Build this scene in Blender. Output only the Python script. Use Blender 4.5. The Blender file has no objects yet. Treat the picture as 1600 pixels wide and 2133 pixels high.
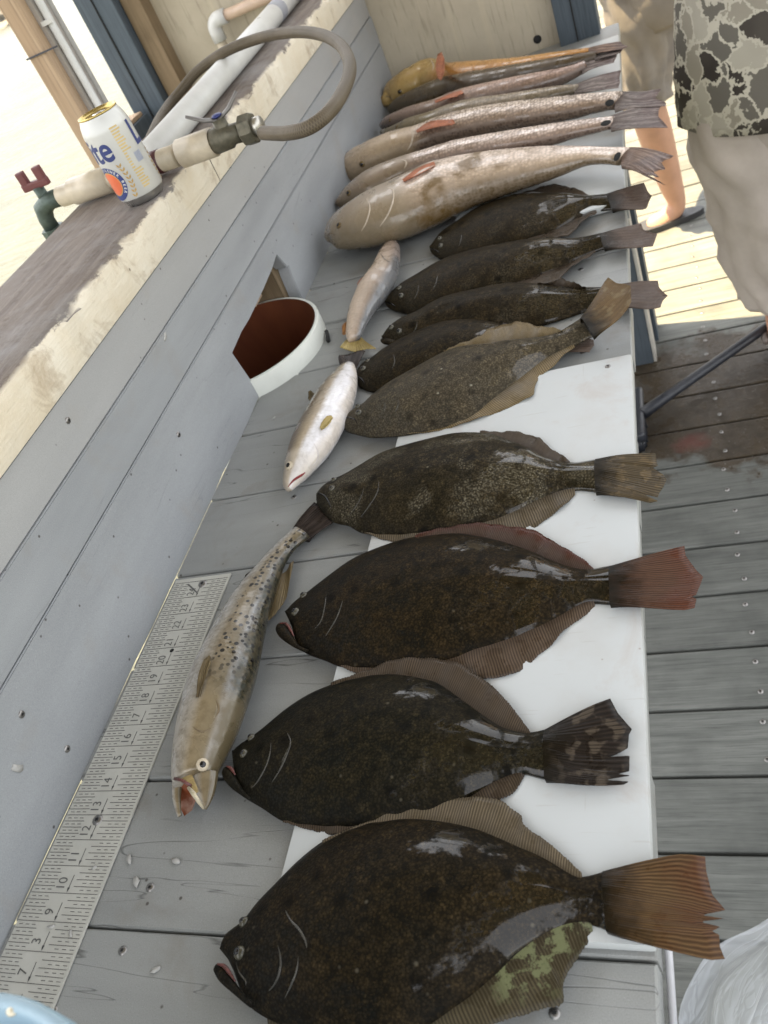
import bpy, bmesh, math, random
import numpy as np
from mathutils import Vector, Matrix
from mathutils.bvhtree import BVHTree
rnd = random.Random(7)
nrs = np.random.RandomState(5)
PI = math.pi
S = bpy.context.scene
COL = S.collection

# ------------------------------------------------------------------ camera, sky, sun, exposure
CR = np.array([[0.915797048, 0.137361732, 0.377422206], [0.180633838, 0.698442167, -0.692495455], [-0.358729959, 0.702360515, 0.614819098]])
CC = np.array([0.5700268, 0.01455625, 0.6210594])
FPX, PCX, PCY = 1757.06, 800.0, 1066.5
cam_d = bpy.data.cameras.new('camera')
cam = bpy.data.objects.new('camera', cam_d)
COL.objects.link(cam)
M4 = Matrix.Identity(4)
for i in range(3):
    for j in range(3):
        M4[i][j] = CR[i][j]
    M4[i][3] = CC[i]
cam.matrix_world = M4
cam_d.sensor_fit = 'HORIZONTAL'
cam_d.sensor_width = 36.0
cam_d.lens = FPX / 1600 * 36
cam_d.clip_start = 0.01
cam_d.clip_end = 2000
cam_d.dof.use_dof = True
cam_d.dof.focus_distance = 0.85
cam_d.dof.aperture_fstop = 15.0
S.camera = cam

SUN_EL, SUN_TO = 75.0, (0.972, -0.235)          # the sunlight travels towards +x, slightly -y
world = bpy.data.worlds.new('World')
S.world = world
world.use_nodes = True
wn = world.node_tree.nodes
sky = wn.new('ShaderNodeTexSky')
sky.sky_type = 'NISHITA'
sky.sun_disc = False
sky.sun_elevation = math.radians(SUN_EL)
sky.sun_rotation = math.atan2(-SUN_TO[0], -SUN_TO[1])
sky.air_density = 1.0
sky.dust_density = 2.0
sky.ozone_density = 0.5
wn['Background'].inputs['Strength'].default_value = 0.15
sky_desat = wn.new('ShaderNodeHueSaturation')           # whole sky desaturated and tinted warm to neutralise its blue shade light
sky_desat.inputs['Saturation'].default_value = 0.22
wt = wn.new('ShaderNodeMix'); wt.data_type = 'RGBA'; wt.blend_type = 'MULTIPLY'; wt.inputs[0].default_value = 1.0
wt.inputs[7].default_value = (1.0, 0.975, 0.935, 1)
world.node_tree.links.new(sky.outputs[0], sky_desat.inputs['Color'])
world.node_tree.links.new(sky_desat.outputs[0], wt.inputs[6])
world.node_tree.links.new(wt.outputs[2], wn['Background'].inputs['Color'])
sun_d = bpy.data.lights.new('sun', 'SUN')
sun_d.energy = 4.8
sun_d.angle = math.radians(0.53)
sun_d.color = (1.0, 0.77, 0.44)
sun = bpy.data.objects.new('sun', sun_d)
COL.objects.link(sun)
ce = math.cos(math.radians(SUN_EL))
sdir = Vector((SUN_TO[0] * ce, SUN_TO[1] * ce, -math.sin(math.radians(SUN_EL))))
sun.rotation_euler = sdir.to_track_quat('-Z', 'Y').to_euler()
sun.location = (-4, 3, 8)
S.view_settings.view_transform = 'Standard'
S.view_settings.look = 'None'
S.view_settings.exposure = 2.25
S.view_settings.gamma = 1.0
S.cycles.max_bounces = 6
S.cycles.diffuse_bounces = 3
S.cycles.glossy_bounces = 3
S.cycles.transmission_bounces = 4
S.cycles.caustics_reflective = False
S.cycles.caustics_refractive = False

# ------------------------------------------------------------------ photo ray -> point in the place
def ray(u, v):
    return CR @ np.array([(u - PCX) / FPX, -(v - PCY) / FPX, -1.0])
def at(u, v, z=0.0):
    d = ray(u, v)
    return CC + d * ((z - CC[2]) / d[2])
def at_x(u, v, x):
    d = ray(u, v)
    return CC + d * ((x - CC[0]) / d[0])
def at_y(u, v, y):
    d = ray(u, v)
    return CC + d * ((y - CC[1]) / d[1])

# ------------------------------------------------------------------ object helpers
def origin_of(p):
    o = Vector((0, 0, 0))
    while p is not None:
        o += p.location
        p = p.parent
    return o
def tag(o, label=None, cat=None, group=None, kind=None):
    if label: o['label'] = label
    if cat: o['category'] = cat
    if group: o['group'] = group
    if kind: o['kind'] = kind
    return o
def thing(name, loc, label=None, cat=None, group=None, kind=None):
    o = bpy.data.objects.new(name, None)
    COL.objects.link(o)
    o.location = [float(c) for c in loc]
    o.empty_display_size = 0.02
    return tag(o, label, cat, group, kind)
def mesh(name, verts, faces, mat=None, parent=None, smooth=True, uv=None, base=None):
    org = origin_of(parent) if parent is not None else Vector(base if base is not None else (0, 0, 0))
    me = bpy.data.meshes.new(name)
    V = [(float(v[0]) - org.x, float(v[1]) - org.y, float(v[2]) - org.z) for v in verts]
    me.from_pydata(V, [], [tuple(int(i) for i in f) for f in faces])
    if uv is not None:
        L = me.uv_layers.new(name='UVMap')
        li = np.zeros(len(me.loops), dtype=np.int32)
        me.loops.foreach_get('vertex_index', li)
        L.data.foreach_set('uv', np.asarray(uv, dtype=np.float32)[li].ravel())
    if smooth:
        me.polygons.foreach_set('use_smooth', [True] * len(me.polygons))
    me.update()
    o = bpy.data.objects.new(name, me)
    if mat: me.materials.append(mat)
    COL.objects.link(o)
    if parent is not None:
        o.parent = parent
    elif base is not None:
        o.location = org
    return o
class MB:
    """collects shapes in world coordinates"""
    def __init__(s): s.v = []; s.f = []; s.uv = []
    def add(s, V, F, uv=None):
        b = len(s.v); s.v += [tuple(map(float, p)) for p in V]
        s.f += [tuple(b + i for i in f) for f in F]
        s.uv += list(uv) if uv is not None else [(0, 0)] * len(V)
        return s
    def box(s, lo, hi, bev=0.0):
        if bev <= 0:
            x0, y0, z0 = lo; x1, y1, z1 = hi
            return s.add([(x0, y0, z0), (x1, y0, z0), (x1, y1, z0), (x0, y1, z0), (x0, y0, z1), (x1, y0, z1), (x1, y1, z1), (x0, y1, z1)],
                         [(0, 3, 2, 1), (4, 5, 6, 7), (0, 1, 5, 4), (1, 2, 6, 5), (2, 3, 7, 6), (3, 0, 4, 7)])
        bm = bmesh.new()
        bmesh.ops.create_cube(bm, size=1.0)
        for v in bm.verts:
            v.co = Vector([(lo[i] + hi[i]) / 2 + v.co[i] * (hi[i] - lo[i]) for i in range(3)])
        bmesh.ops.bevel(bm, geom=bm.edges[:], offset=bev, segments=2, affect='EDGES', profile=0.7)
        bm.verts.index_update()
        V = [v.co[:] for v in bm.verts]; F = [[v.index for v in f.verts] for f in bm.faces]
        bm.free()
        return s.add(V, F)
    def tube(s, pts, rad, n=10, caps=True, up=None, flat=1.0):
        P = [Vector(p) for p in pts]
        if not hasattr(rad, '__len__'): rad = [rad] * len(P)
        V = []; F = []; uv = []
        prev = None; acc = 0
        for i, p in enumerate(P):
            t = (P[min(i + 1, len(P) - 1)] - P[max(i - 1, 0)])
            t.normalize()
            if prev is None:
                a = Vector(up) if up is not None else (Vector((0, 0, 1)) if abs(t.z) < 0.9 else Vector((1, 0, 0)))
                a = (a - t * a.dot(t)).normalized()
            else:
                a = (prev - t * prev.dot(t)).normalized()
            prev = a
            b = t.cross(a)
            if i: acc += (P[i] - P[i - 1]).length
            for k in range(n):
                q = 2 * PI * k / n
                V.append(p + (a * math.cos(q) * flat + b * math.sin(q)) * rad[i]); uv.append((acc, k / n))
        for i in range(len(P) - 1):
            for k in range(n):
                F.append((i * n + k, i * n + (k + 1) % n, (i + 1) * n + (k + 1) % n, (i + 1) * n + k))
        if caps:
            F.append(tuple(range(n - 1, -1, -1))); F.append(tuple((len(P) - 1) * n + k for k in range(n)))
        return s.add(V, F, uv)
    def lathe(s, prof, c, axis=(0, 0, 1), n=32, close=False):
        ax = Vector(axis).normalized()
        a = Vector((1, 0, 0)) if abs(ax.x) < 0.9 else Vector((0, 1, 0))
        a = (a - ax * a.dot(ax)).normalized(); b = ax.cross(a); c = Vector(c)
        V = []; F = []
        for r, h in prof:
            for k in range(n):
                q = 2 * PI * k / n
                V.append(c + ax * h + (a * math.cos(q) + b * math.sin(q)) * r)
        m = len(prof)
        for i in range(m - 1):
            for k in range(n):
                F.append((i * n + k, i * n + (k + 1) % n, (i + 1) * n + (k + 1) % n, (i + 1) * n + k))
        if close:
            F.append(tuple(range(n - 1, -1, -1))); F.append(tuple((m - 1) * n + k for k in range(n)))
        return s.add(V, F)
    def sphere(s, c, r, nu=14, nv=9, sc=(1, 1, 1), rot=None):
        V = []; F = []
        for i in range(nv + 1):
            th = PI * i / nv
            for k in range(nu):
                q = 2 * PI * k / nu
                p = Vector((math.sin(th) * math.cos(q) * sc[0], math.sin(th) * math.sin(q) * sc[1], math.cos(th) * sc[2])) * r
                if rot is not None: p = rot @ p
                V.append(Vector(c) + p)
        for i in range(nv):
            for k in range(nu):
                F.append((i * nu + k, (i + 1) * nu + k, (i + 1) * nu + (k + 1) % nu, i * nu + (k + 1) % nu))
        return s.add(V, F)
    def build(s, name, mat, parent=None, smooth=True, base=None):
        return mesh(name, s.v, s.f, mat, parent, smooth, s.uv, base)
def shade_auto(o, ang=35):
    me = o.data
    for e in me.edges: pass
    try: me.set_sharp_from_angle(angle=math.radians(ang))
    except Exception: pass
    return o
def catmull(P, n=8, closed=False):
    P = [np.asarray(p, float) for p in P]
    out = []
    m = len(P)
    for i in range(m - 1):
        p0 = P[i - 1] if i else 2 * P[0] - P[1]
        p1, p2 = P[i], P[i + 1]
        p3 = P[i + 2] if i + 2 < m else 2 * P[-1] - P[-2]
        for k in range(n):
            t = k / n
            out.append(0.5 * (2 * p1 + (p2 - p0) * t + (2 * p0 - 5 * p1 + 4 * p2 - p3) * t * t + (3 * p1 - p0 - 3 * p2 + p3) * t ** 3))
    out.append(P[-1])
    return np.array(out)
def resample(P, n):
    P = np.asarray(P, float)
    d = np.concatenate([[0], np.cumsum(np.linalg.norm(np.diff(P, axis=0), axis=1))])
    t = np.linspace(0, d[-1], n)
    return np.stack([np.interp(t, d, P[:, k]) for k in range(P.shape[1])], 1)

# ------------------------------------------------------------------ material helpers
class NT:
    def __init__(s, name):
        s.m = bpy.data.materials.new(name); s.m.use_nodes = True
        s.t = s.m.node_tree; s.n = s.t.nodes
        s.b = s.n['Principled BSDF']
    def new(s, typ, **kw):
        nd = s.n.new('ShaderNode' + typ)
        for k, v in kw.items(): setattr(nd, k, v)
        return nd
    def link(s, a, b): s.t.links.new(a, b)
    def inp(s, nd, key, val):
        if hasattr(val, 'is_output') or hasattr(val, 'links'): s.link(val, nd.inputs[key])
        elif val is not None: nd.inputs[key].default_value = val
    def obj(s): return s.new('TexCoord').outputs['Object']
    def uv(s): return s.new('TexCoord').outputs['UV']
    def map(s, vec, scale=(1, 1, 1), rot=(0, 0, 0), loc=(0, 0, 0)):
        m = s.new('Mapping'); s.link(vec, m.inputs['Vector'])
        m.inputs['Scale'].default_value = scale; m.inputs['Rotation'].default_value = rot; m.inputs['Location'].default_value = loc
        return m.outputs[0]
    def noise(s, vec, scale, detail=4, rough=0.55, dist=0.0, out='Fac'):
        n = s.new('TexNoise'); s.link(vec, n.inputs['Vector'])
        n.inputs['Scale'].default_value = scale; n.inputs['Detail'].default_value = detail
        n.inputs['Roughness'].default_value = rough; n.inputs['Distortion'].default_value = dist
        return n.outputs[out]
    def vor(s, vec, scale, feature='F1', out='Distance', rand=1.0):
        n = s.new('TexVoronoi', feature=feature); s.link(vec, n.inputs['Vector'])
        n.inputs['Scale'].default_value = scale; n.inputs['Randomness'].default_value = rand
        return n.outputs[out]
    def ramp(s, fac, stops, interp='LINEAR'):
        r = s.new('ValToRGB'); r.color_ramp.interpolation = interp
        e = r.color_ramp.elements
        while len(e) < len(stops): e.new(0.5)
        for q, (p, c) in zip(e, stops):
            q.position = p
            q.color = (c, c, c, 1) if not hasattr(c, '__len__') else (*c, 1)
        s.link(fac, r.inputs[0])
        return r.outputs[0]
    def mix(s, fac, a, b, typ='MIX'):
        m = s.new('Mix', data_type='RGBA', blend_type=typ)
        s.inp(m, 0, fac)
        for k, v in ((6, a), (7, b)):
            if hasattr(v, '__len__') and not hasattr(v, 'links'): m.inputs[k].default_value = (*v[:3], 1)
            else: s.link(v, m.inputs[k])
        return m.outputs[2]
    def math(s, op, a, b=None, clamp=False):
        m = s.new('Math', operation=op); m.use_clamp = clamp
        s.inp(m, 0, a)
        if b is not None: s.inp(m, 1, b)
        return m.outputs[0]
    def sep(s, vec):
        q = s.new('SeparateXYZ'); s.link(vec, q.inputs[0]); return q.outputs
    def bump(s, h, strength=0.3, dist=0.002, normal=None):
        b = s.new('Bump'); s.link(h, b.inputs['Height'])
        b.inputs['Strength'].default_value = strength; b.inputs['Distance'].default_value = dist
        if normal is not None: s.link(normal, b.inputs['Normal'])
        return b.outputs[0]
    def done(s, col=None, rough=None, normal=None, metal=None, spec=None, coat=None, sss=None, trans=None, alpha=None, ior=None, emit=None):
        for k, v in (('Base Color', col), ('Roughness', rough), ('Metallic', metal), ('Specular IOR Level', spec), ('Coat Weight', coat),
                     ('Subsurface Weight', sss), ('Transmission Weight', trans), ('Alpha', alpha), ('IOR', ior)):
            if v is None: continue
            if k == 'Base Color' and not hasattr(v, 'links'): v = (*v[:3], 1)
            s.inp(s.b, k, v)
        if normal is not None: s.link(normal, s.b.inputs['Normal'])
        return s.m
def flatmat(name, col, rough=0.5, metal=0.0, var=0.12, sc=40, bump=0.1, bd=0.001, spec=None):
    """plain surface with a little uneven colour and grain"""
    g = NT(name); o = g.obj()
    n = g.noise(o, sc, 5, 0.6)
    c = g.mix(g.ramp(n, [(0.3, 0.0), (0.7, 1.0)]), [x * (1 - var) for x in col], [min(1, x * (1 + var)) for x in col])
    r = g.ramp(g.noise(o, sc * 0.6, 3), [(0.3, max(0.02, rough - 0.08)), (0.7, min(1, rough + 0.08))])
    return g.done(c, r, g.bump(g.noise(o, sc * 5, 4), bump, bd), metal, spec)

def composite_mat(name, c0, c1, ax=0, seed=0.0, stain=(0.16, 0.13, 0.09), crack=1.0):
    g = NT(name); o = g.obj()
    info = g.new('ObjectInfo')
    off = g.new('CombineXYZ'); g.link(g.math('MULTIPLY', info.outputs['Random'], 13.0), off.inputs[0]); g.link(g.math('MULTIPLY', info.outputs['Random'], 7.0), off.inputs[1])
    va = g.new('VectorMath', operation='ADD'); g.link(o, va.inputs[0]); g.link(off.outputs[0], va.inputs[1]); w = va.outputs[0]
    st = [3.0, 3.0, 3.0]; st[ax] = 0.6
    big = g.noise(g.map(w, st), 5, 4, 0.6)
    c = g.mix(g.ramp(big, [(0.3, 0), (0.7, 1)]), c0, c1)
    spk = g.noise(w, 900, 2, 0.7)
    c = g.mix(g.ramp(spk, [(0.25, 0.35), (0.5, 0.0), (0.75, 0.0)]), c, [x * 0.55 for x in c0])
    c = g.mix(g.ramp(spk, [(0.62, 0.0), (0.8, 0.45)]), c, [min(1, x * 1.7) for x in c1])
    # dirt stains
    dn = g.noise(w, 9, 5, 0.65, 0.5)
    c = g.mix(g.ramp(dn, [(0.56, 0.0), (0.78, 0.55)]), c, stain)
    # little dark specks
    vd = g.vor(w, 34); c = g.mix(g.ramp(vd, [(0.035, 0.85), (0.07, 0.0)]), c, (0.05, 0.04, 0.035))
    # long wavering grain cracks along the board
    st2 = [16.0, 16.0, 16.0]; st2[ax] = 1.1
    wv = g.noise(g.map(w, st2), 1.6, 3, 0.5, 0.6)
    m = g.math('ABSOLUTE', g.math('SUBTRACT', g.math('FRACT', g.math('MULTIPLY', wv, 5.0)), 0.5))
    brk = g.ramp(g.noise(w, 6, 2), [(0.44, 0.0), (0.56, 1.0)])
    ln = g.math('MULTIPLY', g.ramp(m, [(0.0, 1.0), (0.024, 0.0)]), g.math('MULTIPLY', brk, crack))
    c = g.mix(g.math('MULTIPLY', ln, 0.8), c, [x * 0.4 for x in c0])
    h = g.math('SUBTRACT', g.math('MULTIPLY', spk, 0.25), ln)
    return g.done(c, g.ramp(dn, [(0.3, 0.5), (0.7, 0.36)]), g.bump(h, 0.45, 0.0012), spec=0.4)

def wood_mat(name, c0, c1, ax=0, rough=0.75, ring=60.0, wet=None, dirt=0.4):
    g = NT(name); o = g.obj()
    info = g.new('ObjectInfo')
    off = g.new('CombineXYZ')
    for k, f in enumerate((17.0, 31.0, 5.0)): g.link(g.math('MULTIPLY', info.outputs['Random'], f), off.inputs[k])
    va = g.new('VectorMath', operation='ADD'); g.link(o, va.inputs[0]); g.link(off.outputs[0], va.inputs[1]); w = va.outputs[0]
    st = [ring] * 3; st[ax] = ring / 22
    gr = g.noise(g.map(w, st), 1.0, 6, 0.65, 0.8)
    st = [ring * 5] * 3; st[ax] = ring / 6
    fine = g.noise(g.map(w, st), 1.0, 4, 0.7)
    blot = g.noise(w, 7, 4, 0.6)
    c = g.mix(g.ramp(gr, [(0.3, 0), (0.68, 1)]), c0, c1)
    c = g.mix(g.math('MULTIPLY', g.ramp(fine, [(0.3, 1), (0.5, 0)]), 0.55), c, [x * 0.45 for x in c0])
    c = g.mix(g.math('MULTIPLY', g.ramp(blot, [(0.45, 0), (0.75, 1)]), dirt), c, [x * 0.5 for x in c0])
    c = g.mix(g.math('MULTIPLY', g.math('SUBTRACT', info.outputs['Random'], 0.5), 0.0), c, c)
    rnd_f = g.math('ADD', g.math('MULTIPLY', info.outputs['Random'], 0.35), 0.8)
    cc = g.new('VectorMath', operation='SCALE'); g.link(c, cc.inputs[0]); g.link(rnd_f, cc.inputs['Scale']); c = cc.outputs[0]
    r = rough
    h = g.math('ADD', gr, g.math('MULTIPLY', fine, 0.6))
    if wet:                                            # wet, stained place: centre and radii in object space
        (wx, wy, rx, ry), wc, red = wet
        q = g.sep(g.new('NewGeometry').outputs['Position'])
        e = g.math('ADD', g.math('POWER', g.math('DIVIDE', g.math('SUBTRACT', q[0], wx), rx), 2.0), g.math('POWER', g.math('DIVIDE', g.math('SUBTRACT', q[1], wy), ry), 2.0))
        e = g.math('ADD', e, g.math('MULTIPLY', g.math('SUBTRACT', g.noise(o, 9, 5, 0.65), 0.5), 2.4))
        k = g.ramp(e, [(0.75, 1.0), (1.2, 0.0)])
        bl = g.noise(o, 22, 5, 0.7)
        wcol = g.mix(g.ramp(bl, [(0.3, 0), (0.7, 1)]), [x * 0.45 for x in wc], wc)
        c = g.mix(g.math('MULTIPLY', k, 0.94), c, wcol)
        rx_, ry_, rr, rc = red
        e2 = g.math('ADD', g.math('POWER', g.math('DIVIDE', g.math('SUBTRACT', q[0], rx_), rr * 1.5), 2.0), g.math('POWER', g.math('DIVIDE', g.math('SUBTRACT', q[1], ry_), rr), 2.0))
        k2 = g.ramp(g.math('ADD', e2, g.math('MULTIPLY', bl, 1.1)), [(0.55, 0.28), (1.3, 0.0)])
        c = g.mix(k2, c, rc)
        fl = g.vor(o, 55); c = g.mix(g.math('MULTIPLY', k, g.ramp(fl, [(0.06, 0.5), (0.11, 0.0)])), c, (0.3, 0.3, 0.28))
        r = g.math('SUBTRACT', rough, g.math('MULTIPLY', g.math('MULTIPLY', k, g.ramp(bl, [(0.4, 0.2), (0.6, 1.0)])), 0.62))
    return g.done(c, r, g.bump(h, 0.5, 0.0025), spec=0.3)

def flounder_mat(name, dark, brown, grey, spots=0.5, mott=0.0, pale=(0.12, 0.105, 0.075), sc=1.0):
    g = NT(name); o = g.obj()
    n1 = g.noise(o, 26 * sc, 8, 0.72, 0.5); n2 = g.noise(o, 130 * sc, 6, 0.7); n3 = g.noise(g.map(o, (1, 1.6, 1)), 10, 5, 0.6); n4 = g.noise(o, 420, 3, 0.7)
    c = g.mix(g.ramp(n1, [(0.38, 0), (0.60, 1)]), dark, brown)
    c = g.mix(g.ramp(n3, [(0.50, 0.0), (0.70, 0.45)]), c, grey)
    c = g.mix(g.math('MULTIPLY', g.ramp(n2, [(0.52, 0), (0.70, 1)]), 0.8), c, [x * 2.2 for x in brown])
    c = g.mix(g.math('MULTIPLY', g.ramp(n2, [(0.32, 1), (0.46, 0)]), 0.8), c, [x * 0.35 for x in dark])
    uvx = g.sep(g.uv())
    hd = g.math('MULTIPLY', g.ramp(g.math('ADD', uvx[0], g.math('MULTIPLY', g.math('SUBTRACT', n1, 0.5), 0.9)), [(0.08, 0.75), (0.36, 0.0)]), g.ramp(n2, [(0.4, 1.0), (0.65, 0.4)]))
    c = g.mix(hd, c, grey)
    if mott > 0:
        big = g.noise(o, 17, 4, 0.6, 0.3)
        scal = g.ramp(g.vor(o, 420), [(0.1, 1.0), (0.6, 0.15)])
        c = g.mix(g.math('MULTIPLY', g.math('MULTIPLY', g.ramp(big, [(0.50, 0), (0.59, 1)]), scal), mott), c, pale)
    # scale rows: every scale a little lighter in the middle than at its rim
    scl = g.vor(o, 430)
    c = g.mix(g.ramp(scl, [(0.30, 0.0), (0.62, 0.65)]), c, [x * 0.4 for x in dark])
    c = g.mix(g.math('MULTIPLY', g.ramp(n4, [(0.58, 0.0), (0.72, 1.0)]), 0.45), c, [x * 2.6 for x in brown])
    v = g.vor(o, 62); lim = g.ramp(g.noise(o, 33, 2), [(0.46, 0.0), (0.60, 1.0)])
    c = g.mix(g.math('MULTIPLY', g.math('MULTIPLY', g.ramp(v, [(0.04, 1), (0.13, 0)]), lim), spots), c, pale)
    v2 = g.vor(o, 30); c = g.mix(g.ramp(g.math('ADD', v2, g.math('MULTIPLY', n2, 0.12)), [(0.14, 0.85), (0.32, 0.0)]), c, [x * 0.25 for x in dark])
    ribs = g.noise(g.map(o, (6, 90, 6)), 1.0, 3)
    film = g.math('SUBTRACT', g.math('ADD', g.noise(o, 19, 5, 0.6, 0.4), g.ramp(uvx[0], [(0.3, 0.0), (0.6, 0.12), (0.95, 0.21)])), 0.12)
    wet = g.ramp(g.math('ADD', film, g.math('MULTIPLY', g.math('SUBTRACT', n2, 0.5), 0.16)), [(0.575, 0.0), (0.615, 1.0)])
    h = g.math('ADD', g.math('ADD', g.math('MULTIPLY', scl, 0.5), g.math('MULTIPLY', ribs, 0.9)), g.math('MULTIPLY', n2, 1.6))
    h = g.math('MULTIPLY', h, g.math('SUBTRACT', 1.0, g.math('MULTIPLY', wet, 0.75)))
    r = g.math('SUBTRACT', 0.5, g.math('MULTIPLY', wet, 0.42))
    g.b.inputs['Coat Roughness'].default_value = 0.05
    return g.done(c, r, g.bump(h, 0.30, 0.0010), spec=g.math('ADD', 0.06, g.math('MULTIPLY', wet, 0.15)), coat=g.math('MULTIPLY', wet, 0.42))

def fin_mat(name, base, line, spot=None, tip=None, rays=True, trans=0.3, root=None, green=None):
    """uv.x counts the fin rays, uv.y runs from the base to the edge"""
    g = NT(name); o = g.obj(); q = g.sep(g.uv())
    wobx = g.math('ADD', g.math('MULTIPLY', q[0], 1.3), g.math('MULTIPLY', g.math('SUBTRACT', g.noise(o, 30, 3), 0.5), 1.6))
    fr = g.math('ABSOLUTE', g.math('SUBTRACT', g.math('FRACT', wobx), 0.5))
    n = g.noise(o, 60, 5, 0.6); nb = g.noise(o, 24, 4, 0.6)
    c = g.mix(g.ramp(n, [(0.3, 0), (0.7, 1)]), [x * 0.75 for x in base], [x * 1.2 for x in base])
    c = g.mix(g.ramp(nb, [(0.45, 0.0), (0.68, 0.7)]), c, [x * 0.55 + y * 0.25 for x, y in zip(base, line)])
    if tip is not None:
        c = g.mix(g.ramp(g.math('ADD', q[1], g.math('MULTIPLY', g.math('SUBTRACT', nb, 0.5), 1.6)), [(0.45, 0), (0.95, 0.85)]), c, tip)
    if spot is not None:
        s2 = g.noise(o, 95, 2, 0.4); c = g.mix(g.ramp(s2, [(0.53, 0), (0.62, 0.8)]), c, spot)
    c = g.mix(g.math('MULTIPLY', g.ramp(fr, [(0.06, 1.0), (0.26, 0.0)]), g.ramp(n, [(0.3, 0.25), (0.7, 0.9)])), c, line)
    c = g.mix(g.math('MULTIPLY', g.ramp(fr, [(0.36, 0.0), (0.48, 1.0)]), g.ramp(nb, [(0.3, 0.8), (0.66, 0.2)])), c, [min(1, x * 2.0) for x in base])
    c = g.mix(g.ramp(q[1], [(0.0, 0.55), (0.45, 0.0)]), c, [x * 0.8 for x in line])
    if green is not None:
        gu = g.ramp(g.math('DIVIDE', q[0], green), [(0.66, 0.0), (0.72, 1.0)])
        gn = g.ramp(g.math('ADD', g.noise(o, 80, 6, 0.7), g.math('MULTIPLY', q[1], -0.10)), [(0.45, 0.0), (0.52, 1.0)])
        c = g.mix(g.math('MULTIPLY', g.math('MULTIPLY', gu, gn), g.ramp(q[1], [(0.55, 0.95), (0.85, 0.15)])), c, (0.19, 0.205, 0.105))
    if root is not None:
        c = g.mix(g.ramp(g.math('ADD', q[1], g.math('MULTIPLY', g.math('SUBTRACT', n, 0.5), 0.5)), [(0.02, 1.0), (0.42, 0.0)]), c, root)
    m = g.done(c, g.ramp(nb, [(0.42, 0.5), (0.55, 0.22)]), g.bump(g.math('ADD', fr, g.math('MULTIPLY', n, 0.6)), 0.25, 0.0008), spec=0.22)
    tr = g.new('BsdfTranslucent'); g.link(c, tr.inputs[0])
    mx = g.new('MixShader'); mx.inputs[0].default_value = trans
    out = g.n['Material Output']
    g.link(g.b.outputs[0], mx.inputs[1]); g.link(tr.outputs[0], mx.inputs[2]); g.link(mx.outputs[0], out.inputs['Surface'])
    return m

def roundfish_mat(name, back, side, belly, head, spotc=None, spot_lo=0.0, spot_hi=0.5, spot_sc=110, blot=None, silver=0.0, headlen=0.27, tint=None, scale_c=0.5, mott=0.4, shift=0.0, stops=None, headmix=0.5):
    """uv.x runs head to tail, uv.y from the back (0) over the flank to the belly (1)"""
    g = NT(name); o = g.obj(); q = g.sep(g.uv())
    n = g.noise(o, 30, 5, 0.6); n2 = g.noise(o, 120, 4, 0.65)
    v = g.math('ADD', q[1], g.math('MULTIPLY', g.math('SUBTRACT', n, 0.5), 0.22))
    c = g.ramp(v, [(0.24, back), (0.48, side), (0.70, [a * 0.4 + b * 0.6 for a, b in zip(side, belly)]), (0.88, belly)] if not shift else [(0.12 + shift, back), (0.30 + shift, side), (0.42 + shift, belly)]) if stops is None else g.ramp(v, stops)
    # rows of scales
    vs = g.vor(g.map(o, (1.0, 1.15, 1.15)), 165, 'F1', 'Distance', 0.6)
    hmask = g.ramp(g.math('ADD', q[0], g.math('MULTIPLY', g.math('SUBTRACT', n, 0.5), 0.06)), [(headlen, 0.0), (headlen + 0.045, 1.0)])
    c = g.mix(g.math('MULTIPLY', g.math('MULTIPLY', g.ramp(vs, [(0.3, 0), (0.62, 1)]), hmask), scale_c), c, [x * 0.5 for x in side])
    if blot is not None:
        b2 = g.noise(o, 19, 3, 0.5, 0.4)
        bm_ = g.math('MULTIPLY', g.ramp(b2, [(0.48, 0), (0.60, 0.9)]), g.ramp(q[0], [(0.22, 0), (0.3, 1), (0.55, 1), (0.8, 0)]))
        c = g.mix(bm_, c, blot)
    c = g.mix(g.math('MULTIPLY', g.math('SUBTRACT', 1.0, hmask), headmix), c, head)
    c = g.mix(g.math('MULTIPLY', g.ramp(n2, [(0.3, 1), (0.55, 0)]), mott), c, [x * 0.55 for x in side])
    if tint is not None:
        c = g.mix(g.ramp(g.noise(o, 11, 3), [(0.45, 0), (0.7, 0.6)]), c, tint)
    if spotc is not None:
        vp = g.vor(o, spot_sc, rand=0.85)
        m = g.math('MULTIPLY', g.ramp(vp, [(0.33, 1), (0.40, 0)]), g.ramp(q[1], [(max(0, spot_lo - .01), 0), (spot_lo + .01, 1), (spot_hi - .06, 1), (spot_hi, 0)]))
        m = g.math('MULTIPLY', m, g.ramp(q[0], [(0.3, 0), (0.42, 1)]))
        c = g.mix(m, c, spotc)
    wet = g.ramp(g.noise(o, 26, 4, 0.6, 0.4), [(0.47, 0), (0.54, 1)])
    h = g.math('ADD', g.math('MULTIPLY', g.math('MULTIPLY', vs, hmask), 0.8), g.math('MULTIPLY', n2, 0.6))
    g.b.inputs['Coat Roughness'].default_value = 0.08
    return g.done(c, g.math('SUBTRACT', 0.42, g.math('MULTIPLY', wet, 0.2)), g.bump(h, 0.35, 0.0012), metal=silver, spec=0.5, coat=g.math('MULTIPLY', wet, 0.5))

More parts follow.
